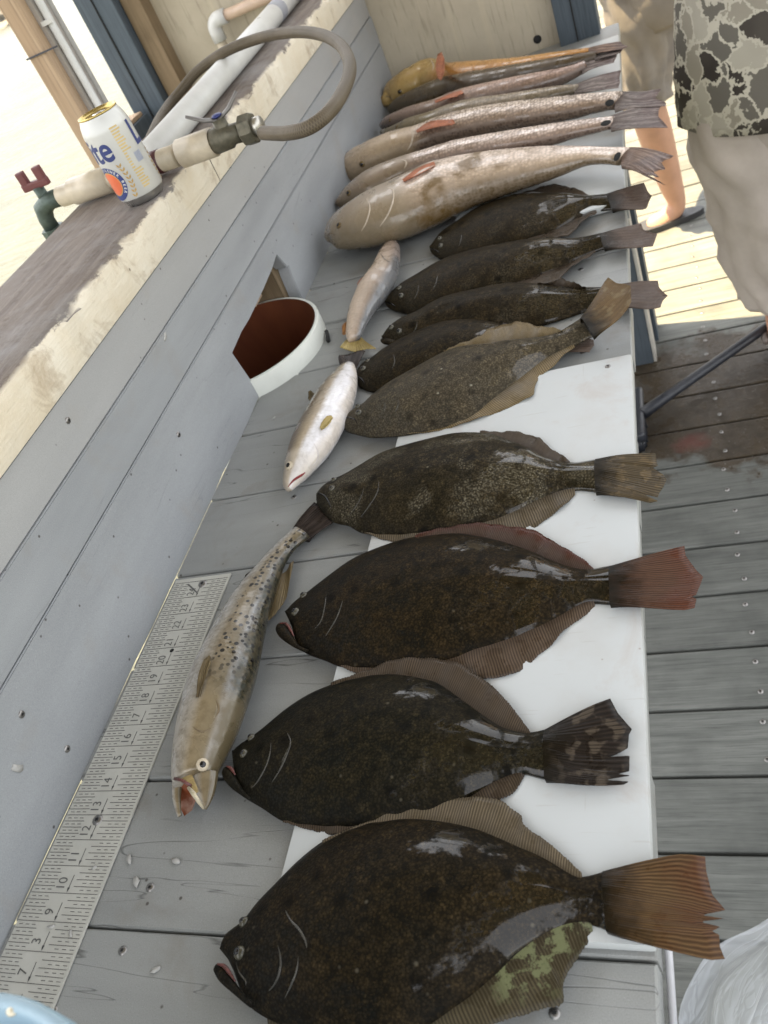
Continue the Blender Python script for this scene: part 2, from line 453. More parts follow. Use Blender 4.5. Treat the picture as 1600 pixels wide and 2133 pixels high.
MAT = {}
MAT['plank'] = composite_mat('grey_composite', (0.245, 0.252, 0.246), (0.31, 0.318, 0.31), 0)
MAT['wallboard'] = composite_mat('grey_wall_composite', (0.29, 0.303, 0.316), (0.36, 0.375, 0.388), 1, stain=(0.3, 0.28, 0.25), crack=0.25)
MAT['wallboard2'] = composite_mat('pale_wall_composite', (0.35, 0.353, 0.353), (0.40, 0.403, 0.40), 1, stain=(0.36, 0.33, 0.29), crack=0.15)
MAT['screw'] = flatmat('screw_steel', (0.28, 0.27, 0.26), 0.35, 0.9, 0.2, 300)
MAT['dark'] = flatmat('recess_dark', (0.012, 0.012, 0.012), 0.8)
MAT['bluepaint'] = wood_mat('blue_painted_wood', (0.062, 0.080, 0.098), (0.088, 0.110, 0.132), 2, 0.55, 40, dirt=0.25)
MAT['slate'] = wood_mat('slate_painted_wood', (0.055, 0.068, 0.082), (0.075, 0.09, 0.105), 2, 0.5, 40, dirt=0.2)
MAT['rawwood'] = wood_mat('raw_pine', (0.44, 0.31, 0.20), (0.54, 0.40, 0.27), 2, 0.7, 28, dirt=0.15)
MAT['brownwood'] = wood_mat('brown_stud', (0.20, 0.145, 0.085), (0.27, 0.2, 0.125), 2, 0.75, 35)
MAT['pvc'] = flatmat('white_pvc', (0.62, 0.62, 0.6), 0.35, 0, 0.06, 30, 0.04)
MAT['creampvc'] = flatmat('cream_pvc', (0.52, 0.45, 0.34), 0.4, 0, 0.12, 60, 0.05)
MAT['pinkpvc'] = flatmat('beige_pvc', (0.55, 0.41, 0.31), 0.4, 0, 0.08, 50, 0.05)
MAT['primer'] = flatmat('purple_primer', (0.07, 0.02, 0.022), 0.4)

# ================================================================== THE SETTING
HD = -0.886                                   # deck level (the table top is z = 0)
# ---- water
g = NT('bay_water'); o = g.obj()
w1 = g.noise(g.map(o, (1.0, 2.2, 1)), 2.2, 6, 0.6, 0.6); w2 = g.noise(g.map(o, (1, 1.7, 1), (0, 0, 0.5)), 0.35, 4, 0.5)
wc = g.mix(g.ramp(w2, [(0.3, 0), (0.7, 1)]), (0.055, 0.062, 0.052), (0.085, 0.092, 0.078))
g.done(wc, 0.3, g.bump(g.math('ADD', w1, g.math('MULTIPLY', w2, 2.0)), 0.9, 0.12), spec=0.12)
wm = MB()
wm.add([(-900, -60, -2.6), (60, -60, -2.6), (60, 900, -2.6), (-900, 900, -2.6)], [(0, 1, 2, 3)])
tag(wm.build('water', g.m, base=(0, 0, -2.6), smooth=False), kind='structure')

# ---- roof over the cleaning station (out of the picture, it gives the shade)
roof = thing('roof', (-0.2, 1.0, 1.9), kind='structure')
rb = MB()
for k in range(12):
    x0 = -1.3 + k * 0.24
    rb.box((x0, -0.7, 1.96), (x0 + 0.236, 2.5, 1.985))
rb.build('roof_sheet', flatmat('roof_ply', (0.52, 0.47, 0.39), 0.7, 0, 0.1, 12), roof, smooth=False)
for k in range(5):
    y = -0.65 + k * 0.76
    rb = MB().box((-1.28, y, 1.86), (1.55, y + 0.04, 1.958))
    rb.build('rafter', MAT['rawwood'], roof, smooth=False)

# ---- deck planks
deck = thing('deck', (0.8, 2.0, HD), kind='structure')
DMAT = wood_mat('weathered_deck', (0.108, 0.113, 0.104), (0.185, 0.19, 0.175), 0, 0.72, 60, dirt=0.55,
                wet=((0.70, 1.98, 0.52, 0.33), (0.055, 0.040, 0.024), (0.50, 1.80, 0.06, (0.20, 0.035, 0.03))))
D0, DP = 0.7112, 0.1435
scr_me = None
def screw_mesh():
    m = MB()
    m.lathe([(0.0001, 0.0012), (0.0022, 0.0011), (0.0042, 0.0006), (0.0048, -0.0006)], (0, 0, 0), n=12)
    return m
def screw(pos, parent, axis='z', r=1.0, mat=None):
    """round screw head with a dark star recess"""
    p = np.asarray(pos, float)
    def tr(V):
        out = []
        for v in V:
            v = (v[0] * r, v[1] * r, v[2] * r)
            out.append(p + (np.array(v) if axis == 'z' else np.array((v[2], v[0], v[1]))))
        return out
    m = screw_mesh()
    o = mesh('screw', tr(m.v), m.f, mat or MAT['screw'], parent)
    c = MB(); V = []; n = 12
    for k in range(n):
        q = 2 * PI * k / n; rr = 0.0023 if k % 2 else 0.0012
        V.append((rr * math.cos(q), rr * math.sin(q), 0.00135))
    mesh('star_recess', tr(V), [tuple(range(n))], MAT['dark'], o, smooth=False)
    return o
for k in range(-6, 40):
    y0 = D0 + k * DP
    jx = rnd.uniform(-0.01, 0.01)
    pl = MB().box((0.02 + jx, y0 + 0.0035, HD - 0.03), (3.2, y0 + DP - 0.0035, HD + rnd.uniform(-0.001, 0.001)), 0.004)
    p = pl.build('plank', DMAT, deck, smooth=False)
    if -2 < k < 16:
        for dy in (0.035, 0.108):
            screw((0.572 + rnd.uniform(-0.006, 0.006), y0 + dy + rnd.uniform(-0.004, 0.004), HD + 0.0012), p, r=1.15)
jb = MB()
for x in (0.14, 0.56, 0.98, 1.4, 2.2, 3.0): jb.box((x - 0.02, -0.2, HD - 0.2), (x + 0.02, 6.4, HD - 0.034))
jb.build('joists', MAT['brownwood'], deck, smooth=False)

# ---- partition at the far end
g = NT('ply_panel'); o = g.obj()
st = g.noise(g.map(o, (26, 26, 1.3)), 1.0, 4, 0.6); bl = g.noise(o, 6, 5, 0.65); gr = g.noise(g.map(o, (120, 120, 10)), 1.0, 4, 0.6)
c = g.mix(g.ramp(bl, [(0.3, 0), (0.7, 1)]), (0.41, 0.36, 0.275), (0.51, 0.455, 0.355))
c = g.mix(g.math('MULTIPLY', g.ramp(st, [(0.55, 0), (0.72, 1)]), 0.7), c, (0.55, 0.49, 0.36))
c = g.mix(g.math('MULTIPLY', g.ramp(gr, [(0.25, 1), (0.45, 0)]), 0.5), c, (0.14, 0.11, 0.08))
vd = g.vor(o, 13); c = g.mix(g.ramp(vd, [(0.03, 0.8), (0.06, 0)]), c, (0.08, 0.05, 0.03))
g.done(c, 0.65, g.bump(gr, 0.25, 0.001), spec=0.3)
part = thing('partition_wall', (-0.15, 2.35, HD), 'beige plywood partition closing the far end of the table', 'partition')
MB().box((-0.66, 2.352, -0.7), (0.345, 2.372, 0.62)).build('panel', g.m, part, smooth=False)
MB().box((-0.685, 2.30, -0.7), (-0.632, 2.352, 0.62), 0.003).build('stud', MAT['brownwood'], part, smooth=False)
kn = MB().sphere((0.29, 2.35, 0.022), 0.010, sc=(1, 0.25, 1)); kn.build('bolt_hole', MAT['dark'], part)
pp = thing('painted_post', (-0.735, 2.30, -2.6), 'weathered blue wooden post left of the plywood partition', 'post')
m = MB().box((-0.79, 2.27, -2.8), (-0.688, 2.345, 1.858), 0.004); m.build('shaft', MAT['bluepaint'], pp, smooth=False)
MB().box((-0.7415, 2.266, -0.4), (-0.7385, 2.271, 1.858)).build('drying_crack', MAT['dark'], pp, smooth=False)
pp = thing('painted_post', (0.39, 2.33, -2.6), 'dark blue post at the right end of the plywood partition', 'post')
MB().box((0.345, 2.30, -2.8), (0.44, 2.39, 1.858), 0.004).build('shaft', MAT['bluepaint'], pp, smooth=False)
MB().box((0.386, 2.297, -0.4), (0.389, 2.301, 1.858)).build('drying_crack', MAT['dark'], pp, smooth=False)

# ---- timber beam behind the can
bt = thing('mooring_timber', (-0.83, 2.15, 0.15), 'squared timber end with tan top behind the can', 'timber')
MB().box((-0.86, 2.14, 0.02), (-0.735, 2.24, 0.205), 0.004).build('timber', MAT['bluepaint'], bt, smooth=False)
MB().box((-0.855, 2.145, 0.2055), (-0.745, 2.235, 0.216), 0.003).build('top_board', MAT['rawwood'], bt, smooth=False)
MB().box((-0.85, 2.15, -2.8), (-0.75, 2.23, 0.018)).build('pile', MAT['brownwood'], bt, smooth=False)

# ---- raw pine upright with conduits
wp = thing('pine_upright', (-0.49, 1.6, -2.6), 'raw pine upright with white conduit strapped on, behind the can', 'upright')
MB().box((-0.514, 1.575, -2.8), (-0.474, 1.66, 1.858), 0.003).build('stud', MAT['rawwood'], wp, smooth=False)
MB().box((-0.4735, 1.60, -2.8), (-0.464, 1.65, 1.858)).build('batten', flatmat('grey_batten', (0.34, 0.31, 0.28), 0.7), wp, smooth=False)
MB().tube([(-0.4555, 1.612, -2.8), (-0.4555, 1.612, 1.858)], 0.0075, 12).build('conduit', MAT['pvc'], wp)
MB().tube([(-0.4445, 1.625, -2.8), (-0.4445, 1.625, 1.858)], 0.005, 10).build('cable', flatmat('grey_cable', (0.3, 0.29, 0.27), 0.5), wp)
zst = at_y(100, 103, 1.6)[2]
MB().box((-0.517, 1.570, zst), (-0.444, 1.5735, zst + 0.003)).build('strap', flatmat('dark_strap', (0.05, 0.05, 0.06), 0.5), wp, smooth=False)
zst = at_y(92, 55, 1.6)[2]
MB().box((-0.468, 1.598, zst), (-0.444, 1.604, zst + 0.008), 0.001).build('pipe_clip', MAT['pvc'], wp, smooth=False)

# ---- far breakwater at the horizon
rk = thing('rock', (-46, 67, -2.6), 'dark breakwater rock far off in the top left corner', 'rock')
bm = bmesh.new(); bmesh.ops.create_icosphere(bm, subdivisions=3, radius=1)
for v in bm.verts:
    n = v.co.normalized(); k = 1 + 0.35 * math.sin(n.x * 5 + n.y * 3) * math.cos(n.z * 4 + n.y * 2) + rnd.uniform(-0.08, 0.08)
    v.co = Vector((n.x * 3.2 * k - 46, n.y * 1.6 * k + 67, n.z * 1.1 * k - 2.5))
bm.verts.index_update()
mesh('boulder', [v.co for v in bm.verts], [[v.index for v in f.verts] for f in bm.faces], flatmat('rock_grey', (0.16, 0.15, 0.13), 0.8, 0, 0.4, 3), rk, smooth=False); bm.free()

# ================================================================== CLEANING TABLE
XL, XR = -0.0878, 0.484
CHX, CHY, CHR = -0.145, 1.155, 0.138          # the drain chute
table = thing('cleaning_table', (0.2, 1.1, HD), 'long fish cleaning table of grey composite planks', 'table')
SY, SP = 0.2277, 0.141
PL = {}
for k in range(-3, 15):
    y0 = SY + k * SP + 0.0012 + rnd.uniform(-0.0006, 0.0006); y1 = SY + (k + 1) * SP - 0.0012
    if k == 14: y1 = min(y1, 2.345)
    n = 10 if (CHY - CHR - 0.02 < y1 and CHY + CHR + 0.02 > y0) else 1
    rag = rnd.uniform(-0.0008, 0.0012)
    xr = XR + rnd.uniform(-0.0025, 0.0015)
    bm = bmesh.new()
    pts = [(xr, y0), (xr, y1)]
    for i in range(n, -1, -1):
        y = y0 + (y1 - y0) * i / n
        x = XL + rag
        d = CHR * CHR - (y - CHY) ** 2
        if d > 0: x = max(x, CHX + math.sqrt(d) - 0.002)
        if k < 1 or n == 1: x += rnd.uniform(-0.0006, 0.0008)
        pts.append((x, y))
    vs = [bm.verts.new((x, y, 0)) for x, y in pts]
    f = bm.faces.new(vs)
    f.normal_update()
    if f.normal.z < 0: f.normal_flip()
    r = bmesh.ops.extrude_face_region(bm, geom=[f])
    for v in [e for e in r['geom'] if isinstance(e, bmesh.types.BMVert)]: v.co.z = -0.024
    bmesh.ops.recalc_face_normals(bm, faces=bm.faces[:])
    eds = [e for e in bm.edges if all(abs(v.co.z) < 1e-6 for v in e.verts) and not (e.verts[0].co.x < XR - 0.02 and e.verts[1].co.x < XR - 0.02)]
    bmesh.ops.bevel(bm, geom=eds, offset=0.004, segments=3, affect='EDGES', profile=0.6)
    tilt = rnd.uniform(-0.0008, 0.0008)
    bm.verts.index_update()
    V = [(v.co.x, v.co.y, v.co.z + tilt) for v in bm.verts]; F = [[v.index for v in q.verts] for q in bm.faces]
    bm.free()
    p = mesh('plank', V, F, MAT['plank'], table, smooth=False); shade_auto(p)
    PL[k] = (p, tilt)
def plank_at(y): return PL[int(math.floor((y - SY) / SP))]
for u, v in [(312, 1848), (255, 1980), (612, 1035), (1155, 2110), (1117, 2044), (1215, 733), (1210, 560), (110, 2105)]:
    q = at(u, v, 0); p, t = plank_at(q[1]); screw((q[0], q[1], t + 0.0002), p, r=0.9)
m = MB().box((0.40, -0.19, -0.115), (0.438, 2.33, -0.0255)); m.build('joist', MAT['slate'], table, smooth=False)
MB().box((0.11, -0.19, -0.115), (0.148, 2.33, -0.0255)).build('joist', MAT['slate'], table, smooth=False)
for y in (0.05, 2.19):
    MB().box((0.352, y - 0.0, HD), (0.421, y + 0.089, -0.117), 0.004).build('leg', MAT['slate'], table, smooth=False)
    MB().box((0.4212, y + 0.004, HD), (0.430, y + 0.080, -0.117), 0.002).build('leg_side_face', flatmat('pale_leg_face', (0.42, 0.40, 0.36), 0.6), table, smooth=False)  # thin pale strip along the right face of the leg

# ---- white cutting boards
g = NT('poly_board'); o = g.obj()
sm = g.noise(o, 14, 5, 0.6); scr = g.noise(g.map(o, (14, 240, 1), (0, 0, 0.6)), 1.0, 3, 0.5)
c = g.mix(g.ramp(sm, [(0.5, 0), (0.8, 0.6)]), (0.48, 0.50, 0.50), (0.42, 0.405, 0.38))
c = g.mix(g.math('MULTIPLY', g.ramp(scr, [(0.66, 0), (0.70, 1)]), 0.3), c, (0.36, 0.34, 0.31))
scr2 = g.noise(g.map(o, (240, 10, 1), (0, 0, -0.35)), 1.0, 3, 0.5); c = g.mix(g.math('MULTIPLY', g.ramp(scr2, [(0.70, 0), (0.73, 1)]), 0.25), c, (0.34, 0.32, 0.29))
bld = g.noise(o, 11, 6, 0.7, 0.6); c = g.mix(g.ramp(bld, [(0.56, 0), (0.78, 0.5)]), c, (0.37, 0.29, 0.24))
vd = g.vor(o, 24); c = g.mix(g.ramp(vd, [(0.015, 0.6), (0.03, 0)]), c, (0.25, 0.2, 0.17))
g.done(c, g.ramp(sm, [(0.4, 0.5), (0.6, 0.34)]), g.bump(scr, 0.1, 0.0006), spec=0.3)
MAT['board'] = g.m
b1 = thing('cutting_board', (0.335, 0.57, 0.001), 'white plastic cutting board under the five nearest flounders', 'cutting board')
o_ = MB().box((0.188, 0.232, 0.0012), (0.4845, 0.921, 0.0135), 0.0042).build('slab', MAT['board'], b1); shade_auto(o_, 60)
screw((0.456, 0.903, 0.0136), b1, r=0.8)
b2 = thing('cutting_board', (0.335, 1.85, 0.001), 'white plastic cutting board under the red fish at the far end', 'cutting board')
o_ = MB().box((0.188, 1.345, 0.0012), (0.4845, 2.20, 0.0135), 0.0042).build('slab', MAT['board'], b2); shade_auto(o_, 60)

# ================================================================== LOW WALL AND LEDGE ON THE LEFT
XW = -0.0887
wall = thing('low_wall', (-0.19, 1.07, 0), 'low wall of grey boards with a dirty cream ledge beside the table', 'wall')
def board_prism(name, poly_yz, x0, x1, mat, parent, bev=0.0015):
    """polygon in (y,z) pushed from x0 (front) to x1 (back)"""
    bm = bmesh.new()
    vs = [bm.verts.new((x0, y, z)) for y, z in poly_yz]
    f = bm.faces.new(vs); f.normal_update()
    if f.normal.x < 0: f.normal_flip()
    r = bmesh.ops.extrude_face_region(bm, geom=[f])
    for v in [e for e in r['geom'] if isinstance(e, bmesh.types.BMVert)]: v.co.x = x1
    bmesh.ops.recalc_face_normals(bm, faces=bm.faces[:])
    eds = [e for e in bm.edges if all(abs(v.co.x - x0) < 1e-6 for v in e.verts)]
    bmesh.ops.bevel(bm, geom=eds, offset=bev, segments=2, affect='EDGES')
    bm.verts.index_update()
    V = [v.co[:] for v in bm.verts]; F = [[v.index for v in q.verts] for q in bm.faces]; bm.free()
    o = mesh(name, V, F, mat, parent, smooth=False); shade_auto(o)
    return o
low = [(-0.25, 0.0015)]
y = -0.25
while y < 0.99:
    y += 0.055; low.append((y, -0.0032 + rnd.choice([0, 0, 0.0004, 0.001, 0.0022, 0.0032])))
low += [(1.029, -0.001), (1.034, 0.025), (1.026, 0.087), (1.08, 0.0905), (1.12, 0.089), (1.159, 0.0905), (1.21, 0.093), (1.264, 0.097), (1.300, 0.103),
        (1.306, 0.092), (1.311, 0.080), (1.316, 0.072), (1.3235, 0.069), (1.319, 0.055), (1.3165, 0.03), (1.314, 0.008), (1.318, -0.002),
        (2.348, -0.002), (2.348, 0.1395), (-0.25, 0.1395)]
wb1 = board_prism('wall_board', low, XW, XW - 0.022, MAT['wallboard'], wall)
wb2 = board_prism('wall_board', [(-0.25, 0.1412), (2.348, 0.1412), (2.348, 0.2055), (-0.25, 0.2055)], XW, XW - 0.022, MAT['wallboard'], wall)
wb3 = board_prism('wall_board', [(-0.25, 0.2062), (2.348, 0.2062), (2.348, 0.2665), (-0.25, 0.2665)], XW - 0.0025, XW - 0.022, MAT['wallboard2'], wall)
for u, v, b in [(45, 1488, wb1), (140, 1560, wb1), (145, 875, wb3), (372, 905, wb1)]:
    q = at_x(u, v, XW); screw((XW + (0.0004 if b is not wb3 else -0.002), q[1], q[2]), b, 'x', 0.85)
# framing behind the hole
MB().box((-0.245, 1.30, -0.05), (-0.112, 1.345, 0.265)).build('wall_stud', MAT['brownwood'], wall, smooth=False)
MB().box((-0.245, 0.955, -0.05), (-0.112, 0.995, 0.265)).build('wall_stud', MAT['brownwood'], wall, smooth=False)
MB().box((-0.27, -0.25, 0.06), (-0.248, 2.34, 0.266)).build('back_sheathing', flatmat('grey_ply', (0.13, 0.12, 0.10), 0.8, 0, 0.2, 14), wall, smooth=False)
o_ = MB().box((-0.20, 1.26, 0.04), (-0.15, 1.298, 0.075)).build('wood_block', MAT['rawwood'], wall, smooth=False)
# ledge: two timbers butted at y = 1.2315
g = NT('ledge_timber'); o = g.obj()
gr = g.noise(g.map(o, (70, 5, 70)), 1.0, 6, 0.65, 0.7); bl = g.noise(o, 8, 6, 0.7, 0.3); f2 = g.noise(o, 60, 5, 0.7)
c = g.mix(g.ramp(gr, [(0.3, 0), (0.7, 1)]), (0.12, 0.095, 0.082), (0.22, 0.185, 0.155))
c = g.mix(g.ramp(bl, [(0.45, 0), (0.68, 0.75)]), c, (0.255, 0.245, 0.24))
c = g.mix(g.math('MULTIPLY', g.ramp(f2, [(0.3, 1), (0.45, 0)]), 0.6), c, (0.085, 0.06, 0.045))
q = g.sep(g.new('NewGeometry').outputs['Normal'])
pos = g.sep(g.new('NewGeometry').outputs['Position'])
edge = g.math('ADD', g.math('MULTIPLY', g.math('SUBTRACT', 0.3245, pos[2]), 60.0), g.math('MULTIPLY', g.math('SUBTRACT', g.noise(g.map(o, (30, 14, 30)), 1.0, 6, 0.7), 0.45), 3.0))
pm = g.math('MULTIPLY', g.ramp(q[0], [(0.3, 0), (0.6, 1)]), g.ramp(edge, [(0.15, 0), (0.35, 1)]))
cream = g.mix(g.ramp(bl, [(0.35, 0), (0.65, 1)]), (0.68, 0.60, 0.46), (0.75, 0.70, 0.59))
cream = g.mix(g.math('MULTIPLY', g.ramp(g.noise(o, 16, 6, 0.7, 0.4), [(0.52, 0), (0.68, 1)]), 0.7), cream, (0.36, 0.27, 0.17))
vd = g.vor(o, 22); cream = g.mix(g.ramp(vd, [(0.03, 0.8), (0.06, 0)]), cream, (0.12, 0.08, 0.05))
c = g.mix(pm, c, cream)
g.done(c, 0.72, g.bump(g.math('ADD', gr, f2), 0.6, 0.003), spec=0.3)
def ledge_piece(y0, y1):
    n = 90; prof = []
    V = []; F = []
    for i in range(n + 1):
        yy = y0 + (y1 - y0) * i / n
        wob = 0.0035 * math.sin(yy * 31) * math.sin(yy * 13 + 1) + rnd.uniform(-0.0012, 0.0012)
        chip = 0.004 + max(0, 0.007 * math.sin(yy * 23 + 2) * math.sin(yy * 51)) + rnd.uniform(0, 0.0015)
        ring = [(-0.286, 0.269), (-0.0855, 0.269), (-0.0845, 0.272), (-0.084 + wob * 0.25, 0.312 + wob), (-0.084 - chip * 0.4, 0.3255 - chip), (-0.084 - chip * 1.6, 0.3255 - 0.0006), (-0.15, 0.3255), (-0.22, 0.325), (-0.283, 0.3235), (-0.286, 0.320)]
        V += [(x, yy, z) for x, z in ring]
    m_ = len(ring)
    for i in range(n):
        for k in range(m_):
            F.append((i * m_ + k, (i + 1) * m_ + k, (i + 1) * m_ + (k + 1) % m_, i * m_ + (k + 1) % m_))
    F.append(tuple(range(m_))); F.append(tuple(n * m_ + k for k in range(m_ - 1, -1, -1)))
    o = mesh('ledge_timber', V, F, g.m, wall); shade_auto(o, 40)
ledge_piece(-0.3, 1.2305); ledge_piece(1.2325, 2.348)

# ---- drain chute
ch = thing('drain_chute', (CHX, CHY, 0), 'white plastic drain pipe with red-brown inside poking through the wall hole', 'drain pipe')
MB().lathe([(CHR, -0.5), (CHR, 0.0295), (CHR - 0.0015, 0.0312), (CHR - 0.006, 0.0312)], (CHX, CHY, 0), n=72).build('pipe_wall', flatmat('aged_white_pvc', (0.62, 0.64, 0.59), 0.35, 0, 0.08, 18, 0.06), ch)
g = NT('rusty_lining'); o = g.obj(); n = g.noise(g.map(o, (9, 9, 3)), 1.0, 5, 0.6, 0.5)
g.done(g.mix(g.ramp(n, [(0.3, 0), (0.7, 1)]), (0.085, 0.022, 0.012), (0.17, 0.055, 0.022)), 0.38, g.bump(n, 0.2, 0.002), spec=0.4)
MB().lathe([(CHR - 0.0062, 0.0309), (CHR - 0.0065, -0.5)], (CHX, CHY, 0), n=72).build('lining', g.m, ch)
ft = MB().tube([(-0.004, 1.175, 0.006), (0.002, 1.16, 0.006), (0.006, 1.145, 0.004)], 0.0035, 6); 
ft.build('sealant', MAT['dark'], ch)

# ---- steel ruler
g = NT('brushed_steel'); o = g.obj()
br = g.noise(g.map(o, (300, 6, 1)), 1.0, 3, 0.6); bl = g.noise(o, 30, 5, 0.6)
c = g.mix(g.ramp(bl, [(0.35, 0), (0.7, 1)]), (0.50, 0.495, 0.45), (0.57, 0.565, 0.515))
vd = g.noise(o, 75, 4, 0.6); c = g.mix(g.ramp(vd, [(0.66, 0), (0.74, 0.7)]), c, (0.55, 0.53, 0.46))
g.done(c, g.ramp(bl, [(0.35, 0.42), (0.7, 0.55)]), g.bump(br, 0.08, 0.0004), metal=0.2, spec=0.5)
RX0 = -0.0815
ruler = thing('steel_ruler', (-0.04, 0.39, 0.001), 'long steel fish ruler screwed along the foot of the wall', 'ruler')
o_ = MB().box((RX0, 0.105, 0.0006), (0.0, 24.95 * 0.0254 + 0.008, 0.0026), 0.0004).build('blade', g.m, ruler, smooth=False)
ink = flatmat('black_ink', (0.11, 0.11, 0.105), 0.6)
zt = 0.0029
tk = MB()
def tick(x0, x1, y, w=0.0002): tk.box((min(x0, x1), y - w, zt - 0.0002), (max(x0, x1), y + w, zt + 0.0001))
Wd = 0.0815
for e in range(int(4.5 * 8), int(25 * 8) + 1):
    y = e / 8 * 0.0254
    if e % 8 == 0: tick(RX0 + 0.001, -0.002, y)
    elif e % 4 == 0 or e % 2 == 0:
        tick(-0.002, -0.033, y); tick(RX0 + 0.001, RX0 + 0.026, y)
    else:
        for j in range(3):
            tick(-0.003 - j * 0.0085, -0.0075 - j * 0.0085, y); tick(RX0 + 0.004 + j * 0.0075, RX0 + 0.0085 + j * 0.0075, y)
tk.build('tick_marks', ink, ruler, smooth=False)
def text_mesh(body, size, extrude=0.0, offset=0.0, align='CENTER', shear=0.0):
    cu = bpy.data.curves.new('t', 'FONT'); cu.body = body; cu.size = size; cu.align_x = align; cu.align_y = 'CENTER'; cu.offset = offset; cu.shear = shear
    ob = bpy.data.objects.new('t', cu); COL.objects.link(ob)
    bpy.context.view_layer.update()
    me = bpy.data.meshes.new_from_object(ob.evaluated_get(bpy.context.evaluated_depsgraph_get()))
    V = [v.co[:] for v in me.vertices]; F = [list(p.vertices) for p in me.polygons]
    bpy.data.objects.remove(ob); bpy.data.meshes.remove(me)
    return V, F
for i in range(6, 25):
    V, F = text_mesh('3' if i == 8 else str(i), 0.0145, offset=0.0)
    cx_, cy_ = -0.048, i * 0.0254 + 0.0085
    V = [(cx_ - v[1], cy_ + v[0] * 0.85, zt + 0.0001) for v in V]
    mesh('number', V, F, ink, ruler, smooth=False)
    a = MB(); yy = i * 0.0254
    a.box((-0.0385, yy + 0.002, zt - 0.0001), (-0.0379, yy + 0.017, zt + 0.0001))
    a.add([(-0.0382, yy + 0.0004, zt + 0.0001), (-0.0396, yy + 0.0052, zt + 0.0001), (-0.0368, yy + 0.0052, zt + 0.0001)], [(0, 2, 1)])
    a.build('arrow', ink, ruler, smooth=False)
q = at(400, 1220, zt)
lg = MB(); lg.tube([at(392, 1217, zt), at(410, 1234, zt), at(424, 1212, zt)], 0.0011, 4, flat=0.1); lg.build('check_mark', ink, ruler, smooth=False)
for u, v in [(203, 1708), (422, 1216)]:
    q = at(u, v, zt); screw((q[0], q[1], zt), ruler, r=1.25)
q = at(358, 1355, zt); MB().lathe([(0.0001, 0.0), (0.0028, 0.0)], (q[0], q[1], zt), n=12).build('screw_hole', MAT['dark'], ruler)

# ================================================================== THINGS ON THE LEDGE
LZ = 0.3256
# ---- beer can
CB = np.array([-0.1165, 1.0735, LZ]); CRAD = 0.0331
can = thing('drink_can', CB, 'white and blue beer can with gold top standing on the ledge', 'can')
g = NT('can_lacquer'); o = g.obj()
g.done((0.53, 0.53, 0.505), 0.32, g.bump(g.noise(o, 80, 3), 0.04, 0.0005), metal=0.25, spec=0.5)
prof = [(0.0235, 0.004), (0.0245, 0.0006), (0.0262, 0.0012), (0.029, 0.0065), (0.0318, 0.0115), (CRAD, 0.0165), (CRAD, 0.098), (0.0325, 0.1025), (0.0300, 0.1115), (0.0278, 0.1165), (0.0272, 0.1185)]
shade_auto(MB().lathe(prof[4:], CB, n=48).build('body', g.m, can), 60)
MB().lathe(prof[:5], CB, n=48).build('base', flatmat('bare_aluminium', (0.42, 0.42, 0.41), 0.3, 0.9, 0.1, 90), can)
goldm = flatmat('gold_lacquer', (0.55, 0.42, 0.16), 0.28, 0.85, 0.1, 90)
MB().lathe([(0.0272, 0.1185), (0.0279, 0.1200), (0.0274, 0.1214), (0.0262, 0.1214), (0.0250, 0.1180), (0.0236, 0.1150), (0.0228, 0.1170), (0.0001, 0.1172)], CB, n=40).build('lid', goldm, can)
tb = MB(); tb.sphere((CB[0] + 0.002, CB[1] - 0.001, CB[2] + 0.1185), 0.0085, sc=(1.25, 0.8, 0.14)); tb.build('pull_tab', flatmat('tab_metal', (0.6, 0.58, 0.52), 0.25, 0.95), can)
VA = math.atan2(-0.837, 0.547)
def wrap(V, deg, z0, lift=0.00025):
    out = []
    for v in V:
        a = VA + math.radians(deg) + v[0] / CRAD; z = z0 + v[1]
        r = CRAD + lift
        out.append((CB[0] + r * math.cos(a), CB[1] + r * math.sin(a), CB[2] + z))
    return out
navy = flatmat('navy_ink', (0.03, 0.045, 0.16), 0.4); gold = flatmat('gold_ink', (0.50, 0.33, 0.12), 0.35, 0.5); orange = flatmat('orange_ink', (0.62, 0.13, 0.05), 0.4)
paleink = flatmat('pale_gold_ink', (0.60, 0.46, 0.22), 0.35, 0.4); blueink = flatmat('blue_grey_ink', (0.33, 0.37, 0.50), 0.4)
def subdiv_strip(V, F):          # long faces need points to follow the round can
    bm = bmesh.new()
    vs = [bm.verts.new(v) for v in V]
    for f in F:
        try: bm.faces.new([vs[i] for i in f])
        except ValueError: pass
    bmesh.ops.triangulate(bm, faces=bm.faces[:])
    for _ in range(2):
        lg_ = [e for e in bm.edges if e.calc_length() > 0.004]
        if lg_: bmesh.ops.subdivide_edges(bm, edges=lg_, cuts=1, use_grid_fill=False); bmesh.ops.triangulate(bm, faces=bm.faces[:])
    bm.verts.index_update()
    V = [v.co[:] for v in bm.verts]; F = [[v.index for v in f.verts] for f in bm.faces]; bm.free()
    return V, F
def decal(name, V, F, deg, z0, mat, lift=0.00025):
    V, F = subdiv_strip(V, F)
    return mesh(name, wrap(V, deg, z0, lift), F, mat, can, smooth=False)
V, F = text_mesh('Lite', 0.043, offset=0.0009, align='RIGHT')
V = [(v[0] * 0.92, v[1] * 1.05, 0) for v in V]
decal('lettering', V, F, -14, 0.080, navy)
V, F = text_mesh('Lite', 0.043, offset=0.0009, align='LEFT'); V = [(v[0] * 0.92, v[1] * 1.05, 0) for v in V]
decal('lettering', V, F, 46, 0.082, navy)
def disc(r0, r1, n=40, sy=1.0):
    V = []; F = []
    for k in range(n):
        q = 2 * PI * k / n
        V += [(r0 * math.cos(q), r0 * math.sin(q) * sy, 0), (r1 * math.cos(q), r1 * math.sin(q) * sy, 0)]
    for k in range(n): F.append((2 * k, 2 * k + 1, (2 * k + 3) % (2 * n), (2 * k + 2) % (2 * n)))
    return V, F
EM = -64
